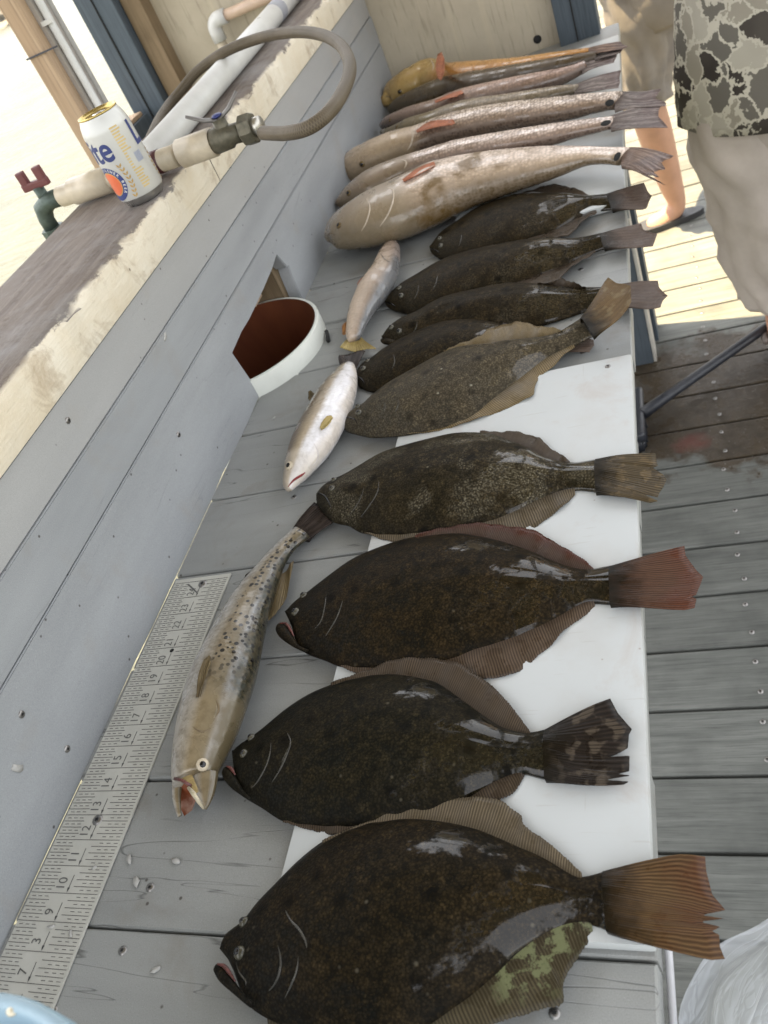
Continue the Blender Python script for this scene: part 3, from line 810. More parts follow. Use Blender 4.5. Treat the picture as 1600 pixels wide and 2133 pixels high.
V, F = disc(0.0165, 0.0232); decal('emblem_ring', V, F, EM, 0.037, navy)
V, F = disc(0.0001, 0.0152); decal('emblem_disc', V, F, EM, 0.037, orange)
V, F = disc(0.0152, 0.0165); decal('emblem_rim', V, F, EM, 0.037, gold)
for i, chs in enumerate('A FINE PILSNER BEER'):
    if chs == ' ': continue
    V, F = text_mesh(chs, 0.0055, offset=0.0001)
    q = math.radians(205 - i * 13.5); c_, s_ = math.cos(q - PI / 2), math.sin(q - PI / 2)
    V = [(0.0199 * math.cos(q) + v[0] * c_ - v[1] * s_, 0.0199 * math.sin(q) + v[0] * s_ + v[1] * c_, 0) for v in V]
    decal('ring_letter', V, F, EM, 0.037, MAT['pvc'], 0.0004)
for s_, dg in ((1, -18), (-1, 80)):
    a = MB()
    for k in range(8):
        zz = -0.022 + k * 0.0058; xx = s_ * (0.004 * math.sin(k * 0.45))
        for sd in (-1, 1):
            q = sd * 0.6; L_ = 0.0065
            p0 = np.array((xx, zz)); p1 = p0 + L_ * np.array((math.sin(q), math.cos(q))); pm = (p0 + p1) / 2; nn = np.array((math.cos(q), -math.sin(q))) * 0.0014
            a.add([(p0[0], p0[1], 0), (pm[0] + nn[0], pm[1] + nn[1], 0), (p1[0], p1[1], 0), (pm[0] - nn[0], pm[1] - nn[1], 0)], [(0, 3, 2, 1)])
    decal('barley_ear', a.v, a.f, dg, 0.036, gold)
a = MB()
for r in range(22):
    zz = 0.100 - r * 0.0038
    w_ = 0.0115 + 0.002 * math.sin(r * 1.7)
    x = -0.006 + r * 0.00012
    if 9 <= r <= 14: w_ = 0.0045
    a.add([(x, zz, 0), (x + w_, zz, 0), (x + w_, zz + 0.0021, 0), (x, zz + 0.0021, 0)], [(0, 1, 2, 3)])
decal('small_print', a.v, a.f, 14, 0.0, paleink)
a = MB()
for k in range(9):
    x = k * 0.0012
    a.add([(x, 0, 0), (x + 0.0006, 0, 0), (x + 0.0006, 0.013, 0), (x, 0.013, 0)], [(0, 1, 2, 3)])
decal('barcode', a.v, a.f, 27, 0.050, blueink)

# ---- white supply pipe lying along the ledge
sp_ = thing('supply_pipe', (-0.226, 1.8, LZ), 'long white plastic pipe lying along the back of the ledge', 'pipe')
MB().tube([(-0.146, 1.185, LZ + 0.0215), (-0.164, 1.8, LZ + 0.0215), (-0.186, 2.35, LZ + 0.0215)], 0.0212, 24).build('pipe', MAT['pvc'], sp_)
q = at(570, 38, LZ + 0.035)
MB().tube([(-0.1695, 1.93, LZ + 0.0215), (-0.1712, 1.975, LZ + 0.0215)], 0.0215, 24, caps=False).build('printed_band', flatmat('grey_print', (0.33, 0.34, 0.38), 0.5), sp_)
# ---- pipe run on the partition
ep = thing('elbow_pipe', (-0.49, 2.31, 0.2), 'beige plastic water pipe with white elbow on the plywood partition', 'pipe')
e0 = at_y(437, 42, 2.30); pr = at_y(530, 6, 2.30); pdn = at_y(462, 100, 2.30)
xe, ze = e0[0] + 0.004, e0[2] - 0.004
MB().tube([(xe + 0.02, 2.30, ze), (pr[0], 2.30, pr[2]), (0.15, 2.30, pr[2] + (pr[2] - ze) * 2)], 0.0135, 16).build('pipe', MAT['pinkpvc'], ep)
MB().tube([(xe, 2.30, ze - 0.02), (xe, 2.30, 0.12), (xe, 2.30, -0.5)], 0.0135, 16).build('pipe', MAT['creampvc'], ep)
arc = [(xe + 0.042, 2.30, ze)] + [(xe + 0.022 - 0.022 * math.sin(t), 2.30, ze - 0.022 + 0.022 * math.cos(t)) for t in np.linspace(0, PI / 2, 8)] + [(xe, 2.30, ze - 0.048)]
MB().tube(arc, 0.0182, 18).build('elbow', MAT['pvc'], ep)

# ---- tap pipe across the ledge, valve, spigot
TY, TZ = 1.149, LZ + 0.0195
tp = thing('tap_pipe', (-0.15, TY, LZ), 'cream plastic pipe with valve and spigot lying across the ledge behind the can', 'water tap')
MB().tube([(-0.300, TY + 0.003, TZ), (-0.085, TY, TZ)], 0.0155, 20).build('pipe', MAT['creampvc'], tp)
MB().tube([(-0.275, TY + 0.003, TZ), (-0.205, TY + 0.002, TZ)], 0.0192, 20).build('coupling', MAT['creampvc'], tp)
MB().tube([(-0.077, TY, TZ), (-0.022, TY, TZ)], 0.0195, 20).build('coupling', MAT['creampvc'], tp)
MB().tube([(-0.128, TY, TZ), (-0.118, TY, TZ), (-0.111, TY, TZ)], 0.0164, 20).build('primer_ring', MAT['primer'], tp)
brass = flatmat('tarnished_brass', (0.115, 0.105, 0.075), 0.5, 0.5, 0.3, 120, 0.3)
m = MB(); m.tube([(-0.022, TY, TZ), (-0.018, TY, TZ), (0.004, TY, TZ + 0.001), (0.010, TY, TZ + 0.001), (0.026, TY, TZ)], [0.0165, 0.0175, 0.0175, 0.0135, 0.0135], 14); m.tube([(0.0, TY, TZ), (0.0, TY, TZ + 0.026)], 0.010, 12)
m.build('valve_body', brass, tp)
wg = MB()
for s_ in (-1, 1):
    wg.tube([(0.0, TY, TZ + 0.024), (s_ * 0.018, TY + s_ * 0.008, TZ + 0.032), (s_ * 0.034, TY + s_ * 0.018, TZ + 0.046)], [0.006, 0.007, 0.0045], 8, flat=0.45)
wg.build('wing_handle', flatmat('grey_zinc', (0.2, 0.19, 0.18), 0.5, 0.5), tp)
MB().sphere((0.0, TY, TZ + 0.030), 0.0075, sc=(1, 1, 0.4)).build('blue_cap', flatmat('blue_plastic', (0.02, 0.03, 0.14), 0.4), tp)
nut = MB(); nut.tube([(0.026, TY, TZ), (0.028, TY, TZ), (0.043, TY, TZ), (0.045, TY, TZ)], [0.0185, 0.0205, 0.0205, 0.0185], 8); nut.build('hose_nut', brass, tp, smooth=False)
MB().tube([(0.045, TY, TZ), (0.055, TY - 0.001, TZ)], 0.0125, 16).build('ferrule', flatmat('zinc_ferrule', (0.45, 0.43, 0.38), 0.35, 0.8), tp)
grn = flatmat('green_brass', (0.075, 0.10, 0.085), 0.5, 0.4, 0.25, 120, 0.2)
m = MB(); m.tube([(-0.302, TY + 0.003, TZ), (-0.325, TY + 0.003, TZ), (-0.342, TY + 0.003, TZ - 0.008), (-0.348, TY + 0.003, TZ - 0.024), (-0.348, TY + 0.003, TZ - 0.040)], [0.0135, 0.0135, 0.0145, 0.0125, 0.0125], 14)
m.tube([(-0.328, TY + 0.003, TZ), (-0.328, TY + 0.003, TZ + 0.024)], 0.0085, 10); m.build('spigot', grn, tp)
m = MB(); m.tube([(-0.348, TY + 0.003, TZ - 0.038), (-0.348, TY + 0.003, TZ - 0.062)], [0.0185, 0.0178], 8); m.build('spout_ring', grn, tp, smooth=False)
rd = flatmat('red_paint', (0.13, 0.035, 0.035), 0.5)
m = MB(); m.box((-0.352, TY - 0.002, TZ + 0.022), (-0.304, TY + 0.008, TZ + 0.034), 0.003)
for x in (-0.350, -0.318): m.box((x, TY - 0.002, TZ + 0.030), (x + 0.013, TY + 0.008, TZ + 0.052), 0.003)
m.build('tee_handle', rd, tp, smooth=False)

# ---- braided hose
g = NT('braided_hose'); u_ = g.uv(); o = g.obj()
q = g.sep(u_)
b1_ = g.math('SINE', g.math('ADD', g.math('MULTIPLY', q[0], 2200.0), g.math('MULTIPLY', q[1], 37.7)))
b2_ = g.math('SINE', g.math('SUBTRACT', g.math('MULTIPLY', q[0], 2200.0), g.math('MULTIPLY', q[1], 37.7)))
br = g.math('MAXIMUM', b1_, b2_)
c = g.mix(g.ramp(br, [(0.5, 0), (0.95, 1)]), (0.060, 0.046, 0.028), (0.135, 0.108, 0.072))
c = g.mix(g.ramp(g.noise(o, 22, 4), [(0.45, 0), (0.7, 0.6)]), c, (0.15, 0.12, 0.085))
g.b.inputs['Coat Roughness'].default_value = 0.12
g.done(c, 0.5, g.bump(br, 0.3, 0.0008), spec=0.25, coat=0.0)
HP = [(548, 277, .346), (600, 277, .350), (650, 262, .353), (695, 222, .357), (723, 170, .360), (728, 130, .364), (708, 93, .368), (668, 72, .372), (615, 67, .376), (545, 78, .378), (470, 107, .376), (412, 148, .362), (380, 185, .348), (355, 215, .339), (335, 245, .337), (318, 280, .337), (306, 310, .337)]
hp = catmull([at(u, v, z) for u, v, z in HP], 10)
hs = thing('garden_hose', hp[0], 'grey braided hose looping from the valve over the ledge', 'hose')
MB().tube(hp, 0.0089, 16).build('tube', g.m, hs)

# ================================================================== FISH
def interp_edge(poly, h, d, L, ts):
    """points of a traced edge at the stations ts along the fish's own axis"""
    P = catmull(poly, 8)
    t = ((P - h) @ d) / L
    t = np.maximum.accumulate(t + np.arange(len(t)) * 1e-7)
    return np.stack([np.interp(ts, t, P[:, 0]), np.interp(ts, t, P[:, 1])], 1)
def sstep(x): x = np.clip(x, 0, 1); return x * x * (3 - 2 * x)
TH_T = [0, 0.05, 0.12, 0.25, 0.42, 0.6, 0.78, 0.9, 1.0]
TH_V = [0.22, 0.42, 0.62, 0.88, 1.0, 0.92, 0.66, 0.5, 0.40]

def fin_strip(name, base3, outer3, nray, mat, parent, amp=0.00007, jag=0.0004, per=4, nv=7, drop=None):
    nray = int(nray * 1.7)
    """webbed fin between its base line and its edge; ridged along every ray"""
    N = nray * per + 1
    B = resample(catmull(base3, 6), N); O = resample(catmull(outer3, 6), N)
    V = []; uv = []; F = []
    for i in range(N):
        ph = i / per
        rid = math.cos(2 * PI * ph)
        wl = 0.0013 * math.sin(i * 0.071 + 1) + 0.0007 * math.sin(i * 0.19) 
        dirv = O[i] - B[i]; L = np.linalg.norm(dirv[:2]) + 1e-9
        Oe = O[i] - dirv / L * jag * (0.5 - 0.5 * rid) * min(1, L / 0.012) + dirv / L * rnd.uniform(-0.0004, 0.0004)
        for j in range(nv):
            t = j / (nv - 1)
            p = B[i] * (1 - t) + Oe * t
            fall = (B[i][2] * (1 - t) ** 1.5 + Oe[2] * (1 - (1 - t) ** 1.5))
            p = np.array((p[0], p[1], fall + amp * rid * min(1.0, t * 3) * (1 - 0.3 * t) + wl * t))
            V.append(p); uv.append((ph, t))
    for i in range(N - 1):
        for j in range(nv - 1):
            F.append((i * nv + j, (i + 1) * nv + j, (i + 1) * nv + j + 1, i * nv + j + 1))
    # thickness: underside 0.5 mm lower
    n0 = len(V)
    V2 = [v - np.array((0, 0, 0.0006)) for v in V]
    F2 = [tuple(n0 + k for k in f[::-1]) for f in F]
    rim = [i * nv + nv - 1 for i in range(N)]
    F3 = [(rim[i], rim[i + 1], n0 + rim[i + 1], n0 + rim[i]) for i in range(N - 1)]
    return mesh(name, V + V2, F + F2 + F3, mat, parent, True, uv + uv)

def fan_fin(name, top, trail, bot, zt, nray, mat, parent, amp=0.0006, zfun=None, nv=10, per=4, thick=0.0016, drape=None):
    """tail-like fin: top edge and bottom edge run from the base to the tips, the trailing edge joins the tips"""
    conv = (lambda P: np.array([at(u, v, zt) for u, v in P]))
    T3 = conv(top); B3 = conv(bot); E3 = conv(trail)
    N = nray * per + 1
    T = resample(catmull(T3, 8), nv); Bq = resample(catmull(B3, 8), nv)
    E = resample(np.vstack([T3[-1:], E3, B3[-1:]]), N)
    b0, b1 = T[0], Bq[0]
    V = []; uv = []; F = []
    for i in range(N):
        s = i / (N - 1)
        rid = math.cos(2 * PI * i / per)
        bs = b0 * (1 - s) + b1 * s
        for j in range(nv):
            t = j / (nv - 1)
            side = (T[j] - (T[0] * (1 - t) + T[-1] * t)) * (1 - s) + (Bq[j] - (Bq[0] * (1 - t) + Bq[-1] * t)) * s
            p = bs * (1 - t) + E[i] * t + side
            z = amp * rid * min(1.0, t * 2.5 + 0.15) + 0.0015 * math.sin(s * 7 + t * 2)
            if zfun: z += zfun(s, t)
            p = p + np.array((0, 0, z))
            if drape:
                zz_ = drape(p[0], p[1])
                if zz_ is not None: p[2] = zz_ + 0.0008 + 0.0022 * t + z
            V.append(p); uv.append((i / per, t))
    for i in range(N - 1):
        for j in range(nv - 1):
            F.append((i * nv + j, (i + 1) * nv + j, (i + 1) * nv + j + 1, i * nv + j + 1))
    n0 = len(V)
    V2 = [v - np.array((0, 0, thick * (1 - 0.6 * (k % nv) / (nv - 1)) + (0.006 * (1 - (k % nv) / (nv - 1)) ** 4 if thick > 0.001 else 0))) for k, v in enumerate(V)]
    F2 = [tuple(n0 + k for k in f[::-1]) for f in F]
    rim = [i * nv + nv - 1 for i in range(N)]; t0 = list(range(nv)); t1 = [(N - 1) * nv + j for j in range(nv)]
    F3 = [(rim[i], rim[i + 1], n0 + rim[i + 1], n0 + rim[i]) for i in range(N - 1)]
    F3 += [(t0[j], t0[j + 1], n0 + t0[j + 1], n0 + t0[j]) for j in range(nv - 1)] + [(t1[j + 1], t1[j], n0 + t1[j], n0 + t1[j + 1]) for j in range(nv - 1)]
    return mesh(name, V + V2, F + F2 + F3, mat, parent, True, uv + uv)

def caster(V, F):
    def down(x, y):
        r = t.ray_cast(Vector((float(x), float(y), 1.0)), Vector((0, 0, -1)))
        return None if r[0] is None else r[0].z
    t = BVHTree.FromPolygons([tuple(map(float, v)) for v in V], F)
    def hit(u, v, fallback=0.02):
        d = ray(u, v); d = d / np.linalg.norm(d)
        r = t.ray_cast(Vector(CC), Vector(d))
        if r[0] is None:
            return np.array(at(u, v, fallback)), np.array((0, 0, 1.0))
        n = np.array(r[1])
        return np.array(r[0]), (-n if n @ d > 0 else n)
    hit.down = down
    return hit
EYE_W = flatmat('eye_ring_pale', (0.50, 0.43, 0.32), 0.15, 0, 0.1, 200); EYE_D = flatmat('eye_dark', (0.006, 0.006, 0.007), 0.05, 0, 0.1, 100, 0.0)
EYE_R = flatmat('redfish_eye', (0.13, 0.085, 0.03), 0.12, 0, 0.3, 300)
EYE_F = flatmat('flounder_eye', (0.065, 0.06, 0.042), 0.12, 0, 0.4, 300); LIP = flatmat('mouth_lining', (0.11, 0.035, 0.03), 0.3, 0, 0.4, 200)
GILLM = flatmat('gill_edge', (0.040, 0.037, 0.029), 0.28, 0, 0.5, 150)
def put_eye(hit, u, v, r, ring, parent, bulge=0.55, name='eye', pup=0.55):
    p, n = hit(u, v)
    q = Vector(n).to_track_quat('Z', 'Y').to_matrix()
    e = MB().sphere(p, r, 16, 10, (1, 1, bulge), q).build(name, ring, parent)
    pc = p + np.array(q @ Vector((0, 0, r * bulge * 0.80)))
    MB().sphere(pc, r * pup, 14, 8, (1, 1, bulge * 0.75), q).build('pupil', EYE_D, e)
    return e
def ridge(hit, pts, r, mat, parent, name='gill_cover', lift=0.0, taper=True):
    P = catmull(pts, 6); Q = []; R = []
    for i, (u, v) in enumerate(P):
        p, n = hit(u, v); Q.append(p + n * (lift - r * 0.35))
        s = i / (len(P) - 1); R.append(r * (0.25 + 0.75 * math.sin(PI * min(max(s, .04), .96))) if taper else r)
    return MB().tube(Q, R, 8).build(name, mat, parent)

KR_T = [0, 0.08, 0.25, 0.5, 0.75, 0.9, 1.0]
def loft(name, up, lo, zc, k, mat, root, NS=48, NM=28, roll=0.5, tt=(0.0, 1.0), capz=True, ts=None, pexp=2.0):
    """round body: at each station an ellipse that just fits between the two traced edges"""
    h = (np.array(up[0], float) + np.array(lo[0], float)) / 2; e = (np.array(up[-1], float) + np.array(lo[-1], float)) / 2
    L = np.linalg.norm(e - h); d = (e - h) / L
    ts = np.linspace(0, 1, NS) if ts is None else ts
    ts = np.where(ts < 0.2, 0.2 * (ts / 0.2) ** 1.5, ts)
    U = interp_edge(up, h, d, L, ts); Lw = interp_edge(lo, h, d, L, ts)
    fz = (lambda t: zc) if not hasattr(zc, '__len__') else (lambda t: float(np.interp(t, zc[0], zc[1])))
    fk = (lambda t: k) if not hasattr(k, '__len__') else (lambda t: float(np.interp(t, k[0], k[1])))
    mid = np.array([at(*((u + l) / 2), fz(t)) for u, l, t in zip(U, Lw, ts)])
    tan = np.gradient(mid, axis=0); tan[:, 2] = 0
    for _ in range(6): tan[1:-1] = (tan[:-2] + tan[1:-1] * 2 + tan[2:]) / 4
    C = []; A = []; E1 = []
    for i in range(NS):
        n = tan[i] / np.linalg.norm(tan[i])
        e1 = np.array((-n[1], n[0], 0.0))
        def cut(px):
            r = ray(*px); g2 = np.array((r @ e1, r[2]))
            c2 = np.array(((CC - mid[i]) @ e1, CC[2]))
            q = c2 + g2 * ((fz(ts[i]) - CC[2]) / g2[1]); g2 = g2 / np.linalg.norm(g2)
            return q, np.array((-g2[1], g2[0]))
        Au, nu = cut(U[i]); Al, nl = cut(Lw[i])
        if (Au - Al)[0] < 0 and abs((Au - Al)[0]) > 1e-6:
            e1 = -e1; Au[0] *= -1; Al[0] *= -1; nu[0] *= -1; nl[0] *= -1
        if nu @ (Au - Al) < 0: nu = -nu
        if nl @ (Al - Au) < 0: nl = -nl
        z = fz(ts[i]); kk = fk(ts[i])
        def cc_(a):
            hu = math.sqrt((a * nu[0]) ** 2 + (a * kk * nu[1]) ** 2); hl = math.sqrt((a * nl[0]) ** 2 + (a * kk * nl[1]) ** 2)
            return (nu @ Au - nu[1] * z - hu) / nu[0], (nl @ Al - nl[1] * z - hl) / nl[0]
        lo_a, hi_a = 0.0003, 0.25
        for _ in range(50):
            a = (lo_a + hi_a) / 2; x, y = cc_(a)
            if x - y > 0: lo_a = a
            else: hi_a = a
        x, y = cc_(a)
        C.append(mid[i] + e1 * ((x + y) / 2)); A.append(a); E1.append(e1)
    C = np.array(C); A = np.array(A); E1 = np.array(E1)
    for _ in range(2): A[1:-1] = (A[:-2] + 2 * A[1:-1] + A[2:]) / 4; C[1:-1] = (C[:-2] + 2 * C[1:-1] + C[2:]) / 4
    V = []; uv = []; F = []
    for i in range(NS):
        t = tt[0] + (tt[1] - tt[0]) * ts[i]; z = fz(ts[i]); b = A[i] * fk(ts[i])
        for m in range(NM):
            q = 2 * PI * m / NM
            cx_ = math.copysign(abs(math.cos(q)) ** (2 / pexp), math.cos(q)); sz_ = math.copysign(abs(math.sin(q)) ** (2 / pexp), math.sin(q))
            p = C[i] + E1[i] * A[i] * cx_
            V.append(np.array((p[0], p[1], max(z + b * sz_, 0.0015)))); uv.append((t, 0.5 + 0.5 * math.cos(q - roll)))
    for i in range(NS - 1):
        for m in range(NM):
            F.append((i * NM + m, (i + 1) * NM + m, (i + 1) * NM + (m + 1) % NM, i * NM + (m + 1) % NM))
    F.append(tuple(range(NM))); F.append(tuple((NS - 1) * NM + m for m in range(NM - 1, -1, -1)))
    # outward faces
    o = mesh(name, V, F, mat, root, True, uv)
    o.data.validate()
    bm = bmesh.new(); bm.from_mesh(o.data); bmesh.ops.recalc_face_normals(bm, faces=bm.faces[:]); bm.to_mesh(o.data); bm.free()
    return o, V, F, C, A

def flounder(c):
    up, lo = c['up'], c['lo']
    h = np.array(up[0], float) * 0.5 + np.array(lo[0], float) * 0.5
    e = np.array(up[-1], float) * 0.5 + np.array(lo[-1], float) * 0.5
    L = np.linalg.norm(e - h); d = (e - h) / L
    NS, NA = 64, 25
    ts = np.linspace(0, 1, NS)
    ts = np.where(ts < 0.3, 0.3 * (ts / 0.3) ** 1.35, ts)
    U = interp_edge(up, h, d, L, ts); Lw = interp_edge(lo, h, d, L, ts)
    zu, zl = c.get('zu', 0.015), c.get('zl', 0.014)
    zt = c.get('zt', zl); T = c.get('T', 0.024)
    U3 = np.array([at(*p, zu) for p in U]); L3 = np.array([at(*p, zl) for p in Lw])
    root = thing('flounder', (U3[NS // 2] + L3[NS // 2]) / 2 * np.array((1, 1, 0)) + np.array((0, 0, min(zu, zl) - 0.002)), c['label'], 'flounder', 'flounders laid side by side')
    V = []; uv = []; F = []
    ph1, ph2 = rnd.uniform(0, 6), rnd.uniform(0, 6)
    for i in range(NS):
        w = np.linalg.norm(U3[i] - L3[i])
        f = np.interp(ts[i], TH_T, TH_V) * T * min(1, w / 0.10 + 0.12)
        for j in range(NA):
            v = j / (NA - 1); v = 0.5 - 0.5 * math.cos(PI * v) * (0.35 + 0.65) if False else v
            s = 2 * v - 1
            p = U3[i] * (1 - v) + L3[i] * v
            dome = (1 - s * s) ** 0.85
            lump = 0.0007 * math.sin(ts[i] * 23 + ph1 + s * 2) * math.cos(s * 5 + ph2) * dome
            # shallow furrow along the lateral line, ridge over the gut
            fur = -0.0011 * math.exp(-((s + 0.10 - 0.18 * math.exp(-((ts[i] - 0.3) / 0.08) ** 2)) / 0.06) ** 2) * (0.28 < ts[i] < 1)
            V.append(p + np.array((0, 0, 0.0025 * (1 - abs(s)) + f * dome + lump + fur))); uv.append((ts[i], v))
    for i in range(NS - 1):
        for j in range(NA - 1):
            F.append((i * NA + j, i * NA + j + 1, (i + 1) * NA + j + 1, (i + 1) * NA + j))
    n0 = len(V)
    for i in range(NS):                              # pale blind side below
        for j in (0, NA // 2, NA - 1):
            p = V[i * NA + j].copy(); p[2] = (U3[i] * (1 - j / (NA - 1)) + L3[i] * (j / (NA - 1)))[2] - 0.0022
            V.append(p); uv.append((ts[i], j / (NA - 1)))
    for i in range(NS - 1):
        a, b = n0 + i * 3, n0 + (i + 1) * 3
        F += [(a, b, b + 1, a + 1), (a + 1, b + 1, b + 2, a + 2)]
        F += [(i * NA, (i + 1) * NA, b, a), (i * NA + NA - 1, a + 2, b + 2, (i + 1) * NA + NA - 1)]
    body = mesh('body', V, F, c['mat'], root, True, uv)
    hit = caster(V, F)
    body['label'] = c.get('blabel', 'dark smooth upper side')
    fm = c['fin']
    zf = c.get('zf', 0.0155)
    for nm, ol, zb, edge in (('dorsal_fin', c.get('dors'), zu, up), ('anal_fin', c.get('anal'), zl, lo)):
        if not ol: continue
        t0 = ((np.array(ol[0]) - h) @ d) / L; t1 = ((np.array(ol[-1]) - h) @ d) / L
        bt_ = np.linspace(t0, t1, 40)
        bp = interp_edge(edge, h, d, L, bt_)
        base3 = [at(*p, zb + 0.0012) for p in bp]
        # tuck the base a little under the body edge
        other = interp_edge(lo if edge is up else up, h, d, L, bt_)
        base3 = [b * 0.95 + np.array(at(*q_, zb)) * 0.05 for b, q_ in zip(base3, other)]
        zo = c.get('zd' if edge is up else 'za', zf)
        out3 = [at(*p, zo) for p in ol]
        nr = c.get('nr', 40)
        fin_strip(nm, base3, out3, nr, c.get('fin_' + nm[:4], fm), root)
    top, trail, bot = c['tail']
    hang = c.get('hang', 0.004)
    fan_fin('tail_fin', top, trail, bot, zt + 0.006, 24, c.get('tailm', fm), root, 0.00013, zfun=lambda s, t: 0.0028 * (1 - t) ** 2 * math.sin(PI * s) * 2.0 - hang * t)
    # lower jaw, eyes, gill cover
    if 'jaw' in c:
        ju, jl = c['jaw']
        jw = loft('lower_jaw', ju, jl, ([0, 1], [zl + 0.006, zl + 0.009]), 0.7, c['mat'], root, NS=18, NM=16, tt=(0.02, 0.1))[0]
        if 'lip' in c:
            cm = catmull([np.array(at(u, v, zl + 0.0095)) for u, v in c['lip']], 5)
            MB().tube(cm, [0.0005 + 0.0011 * math.sin(PI * min(.95, max(.05, i / (len(cm) - 1)))) for i in range(len(cm))], 8).build('lip', LIP, jw)
    for (u, v, r) in c.get('eyes', []):
        put_eye(hit, u, v, r * 1.35, EYE_F, root, 0.8)
    for gpts, r in c.get('gills', []):
        ridge(hit, gpts, r * 0.75, GILLM, root)
    if 'mouthline' in c:
        ridge(hit, c['mouthline'], 0.0012, EYE_D, root, 'mouth_line', 0.0004)
    if 'pect' in c:
        t_, tr_, b_ = c['pect']
        p, n = hit(*t_[0])
        fan_fin('pectoral_fin', t_, tr_, b_, p[2] + 0.001, 7, c.get('pectm', fm), root, 0.0003, thick=0.0006, drape=hit.down)
    if 'patch' in c:
        pt = c['patch']
        pp_ = [np.array(at(u, v, zl + 0.012 if z_ is None else z_)) for u, v, z_ in pt]
        c0 = sum(pp_) / len(pp_)
        Vp = [c0 + np.array((0, 0, 0.003))] + pp_
        mesh('blind_side_fold', Vp, [(0, 1 + i, 1 + (i + 1) % len(pp_)) for i in range(len(pp_))], c['patchm'], root)
    return root, hit

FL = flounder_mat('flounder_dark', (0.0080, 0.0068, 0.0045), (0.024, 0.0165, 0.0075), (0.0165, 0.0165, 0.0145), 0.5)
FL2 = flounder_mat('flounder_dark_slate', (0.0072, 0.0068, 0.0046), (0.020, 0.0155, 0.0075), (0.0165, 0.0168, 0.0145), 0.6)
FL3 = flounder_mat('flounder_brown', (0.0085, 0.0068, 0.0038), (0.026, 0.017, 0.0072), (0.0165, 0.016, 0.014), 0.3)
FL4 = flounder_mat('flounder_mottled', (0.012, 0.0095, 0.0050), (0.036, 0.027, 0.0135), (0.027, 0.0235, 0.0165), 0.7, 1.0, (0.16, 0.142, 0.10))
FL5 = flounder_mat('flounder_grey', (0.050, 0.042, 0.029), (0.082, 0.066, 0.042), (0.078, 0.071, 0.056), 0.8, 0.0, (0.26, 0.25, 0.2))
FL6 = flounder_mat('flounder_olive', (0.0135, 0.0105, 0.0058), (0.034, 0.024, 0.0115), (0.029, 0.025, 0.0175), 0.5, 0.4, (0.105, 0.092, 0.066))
FIN1 = fin_mat('fin_brown', (0.145, 0.115, 0.076), (0.030, 0.022, 0.013))
FIN1G = fin_mat('fin_brown_torn', (0.085, 0.070, 0.042), (0.026, 0.020, 0.011), green=78.0)
FIN2 = fin_mat('fin_dark', (0.084, 0.062, 0.042), (0.020, 0.014, 0.010))
FIN3 = fin_mat('fin_rufous', (0.108, 0.076, 0.052), (0.024, 0.016, 0.011))
FINR = fin_mat('fin_blood', (0.080, 0.050, 0.036), (0.024, 0.015, 0.011), tip=(0.10, 0.032, 0.022))
FIN5 = fin_mat('fin_tan', (0.22, 0.165, 0.088), (0.06, 0.045, 0.025))
T1M = fin_mat('tail_chestnut', (0.115, 0.068, 0.030), (0.032, 0.017, 0.008), tip=(0.12, 0.052, 0.030), root=(0.011, 0.0085, 0.0048))
T2M = fin_mat('tail_spotted', (0.022, 0.016, 0.012), (0.008, 0.006, 0.005), spot=(0.12, 0.095, 0.07), root=(0.011, 0.0085, 0.0048))
T3M = fin_mat('tail_red', (0.095, 0.048, 0.028), (0.024, 0.011, 0.007), tip=(0.125, 0.045, 0.027), root=(0.011, 0.0085, 0.0048))
T4M = fin_mat('tail_bronze', (0.09, 0.066, 0.035), (0.02, 0.014, 0.008), spot=(0.17, 0.12, 0.06), root=(0.011, 0.0085, 0.0048))
T5M = fin_mat('tail_tan', (0.16, 0.10, 0.042), (0.05, 0.03, 0.014), spot=(0.24, 0.18, 0.09), root=(0.011, 0.0085, 0.0048))
T6M = fin_mat('tail_grey', (0.13, 0.095, 0.075), (0.035, 0.026, 0.02), tip=(0.16, 0.12, 0.10), root=(0.011, 0.0085, 0.0048))
g = NT('blind_side'); o = g.obj()
g.done(g.mix(g.ramp(g.noise(o, 85, 7, 0.72), [(0.50, 0), (0.57, 1)]), (0.016, 0.014, 0.008), (0.20, 0.22, 0.10)), 0.3, spec=0.5)
BLIND = g.m

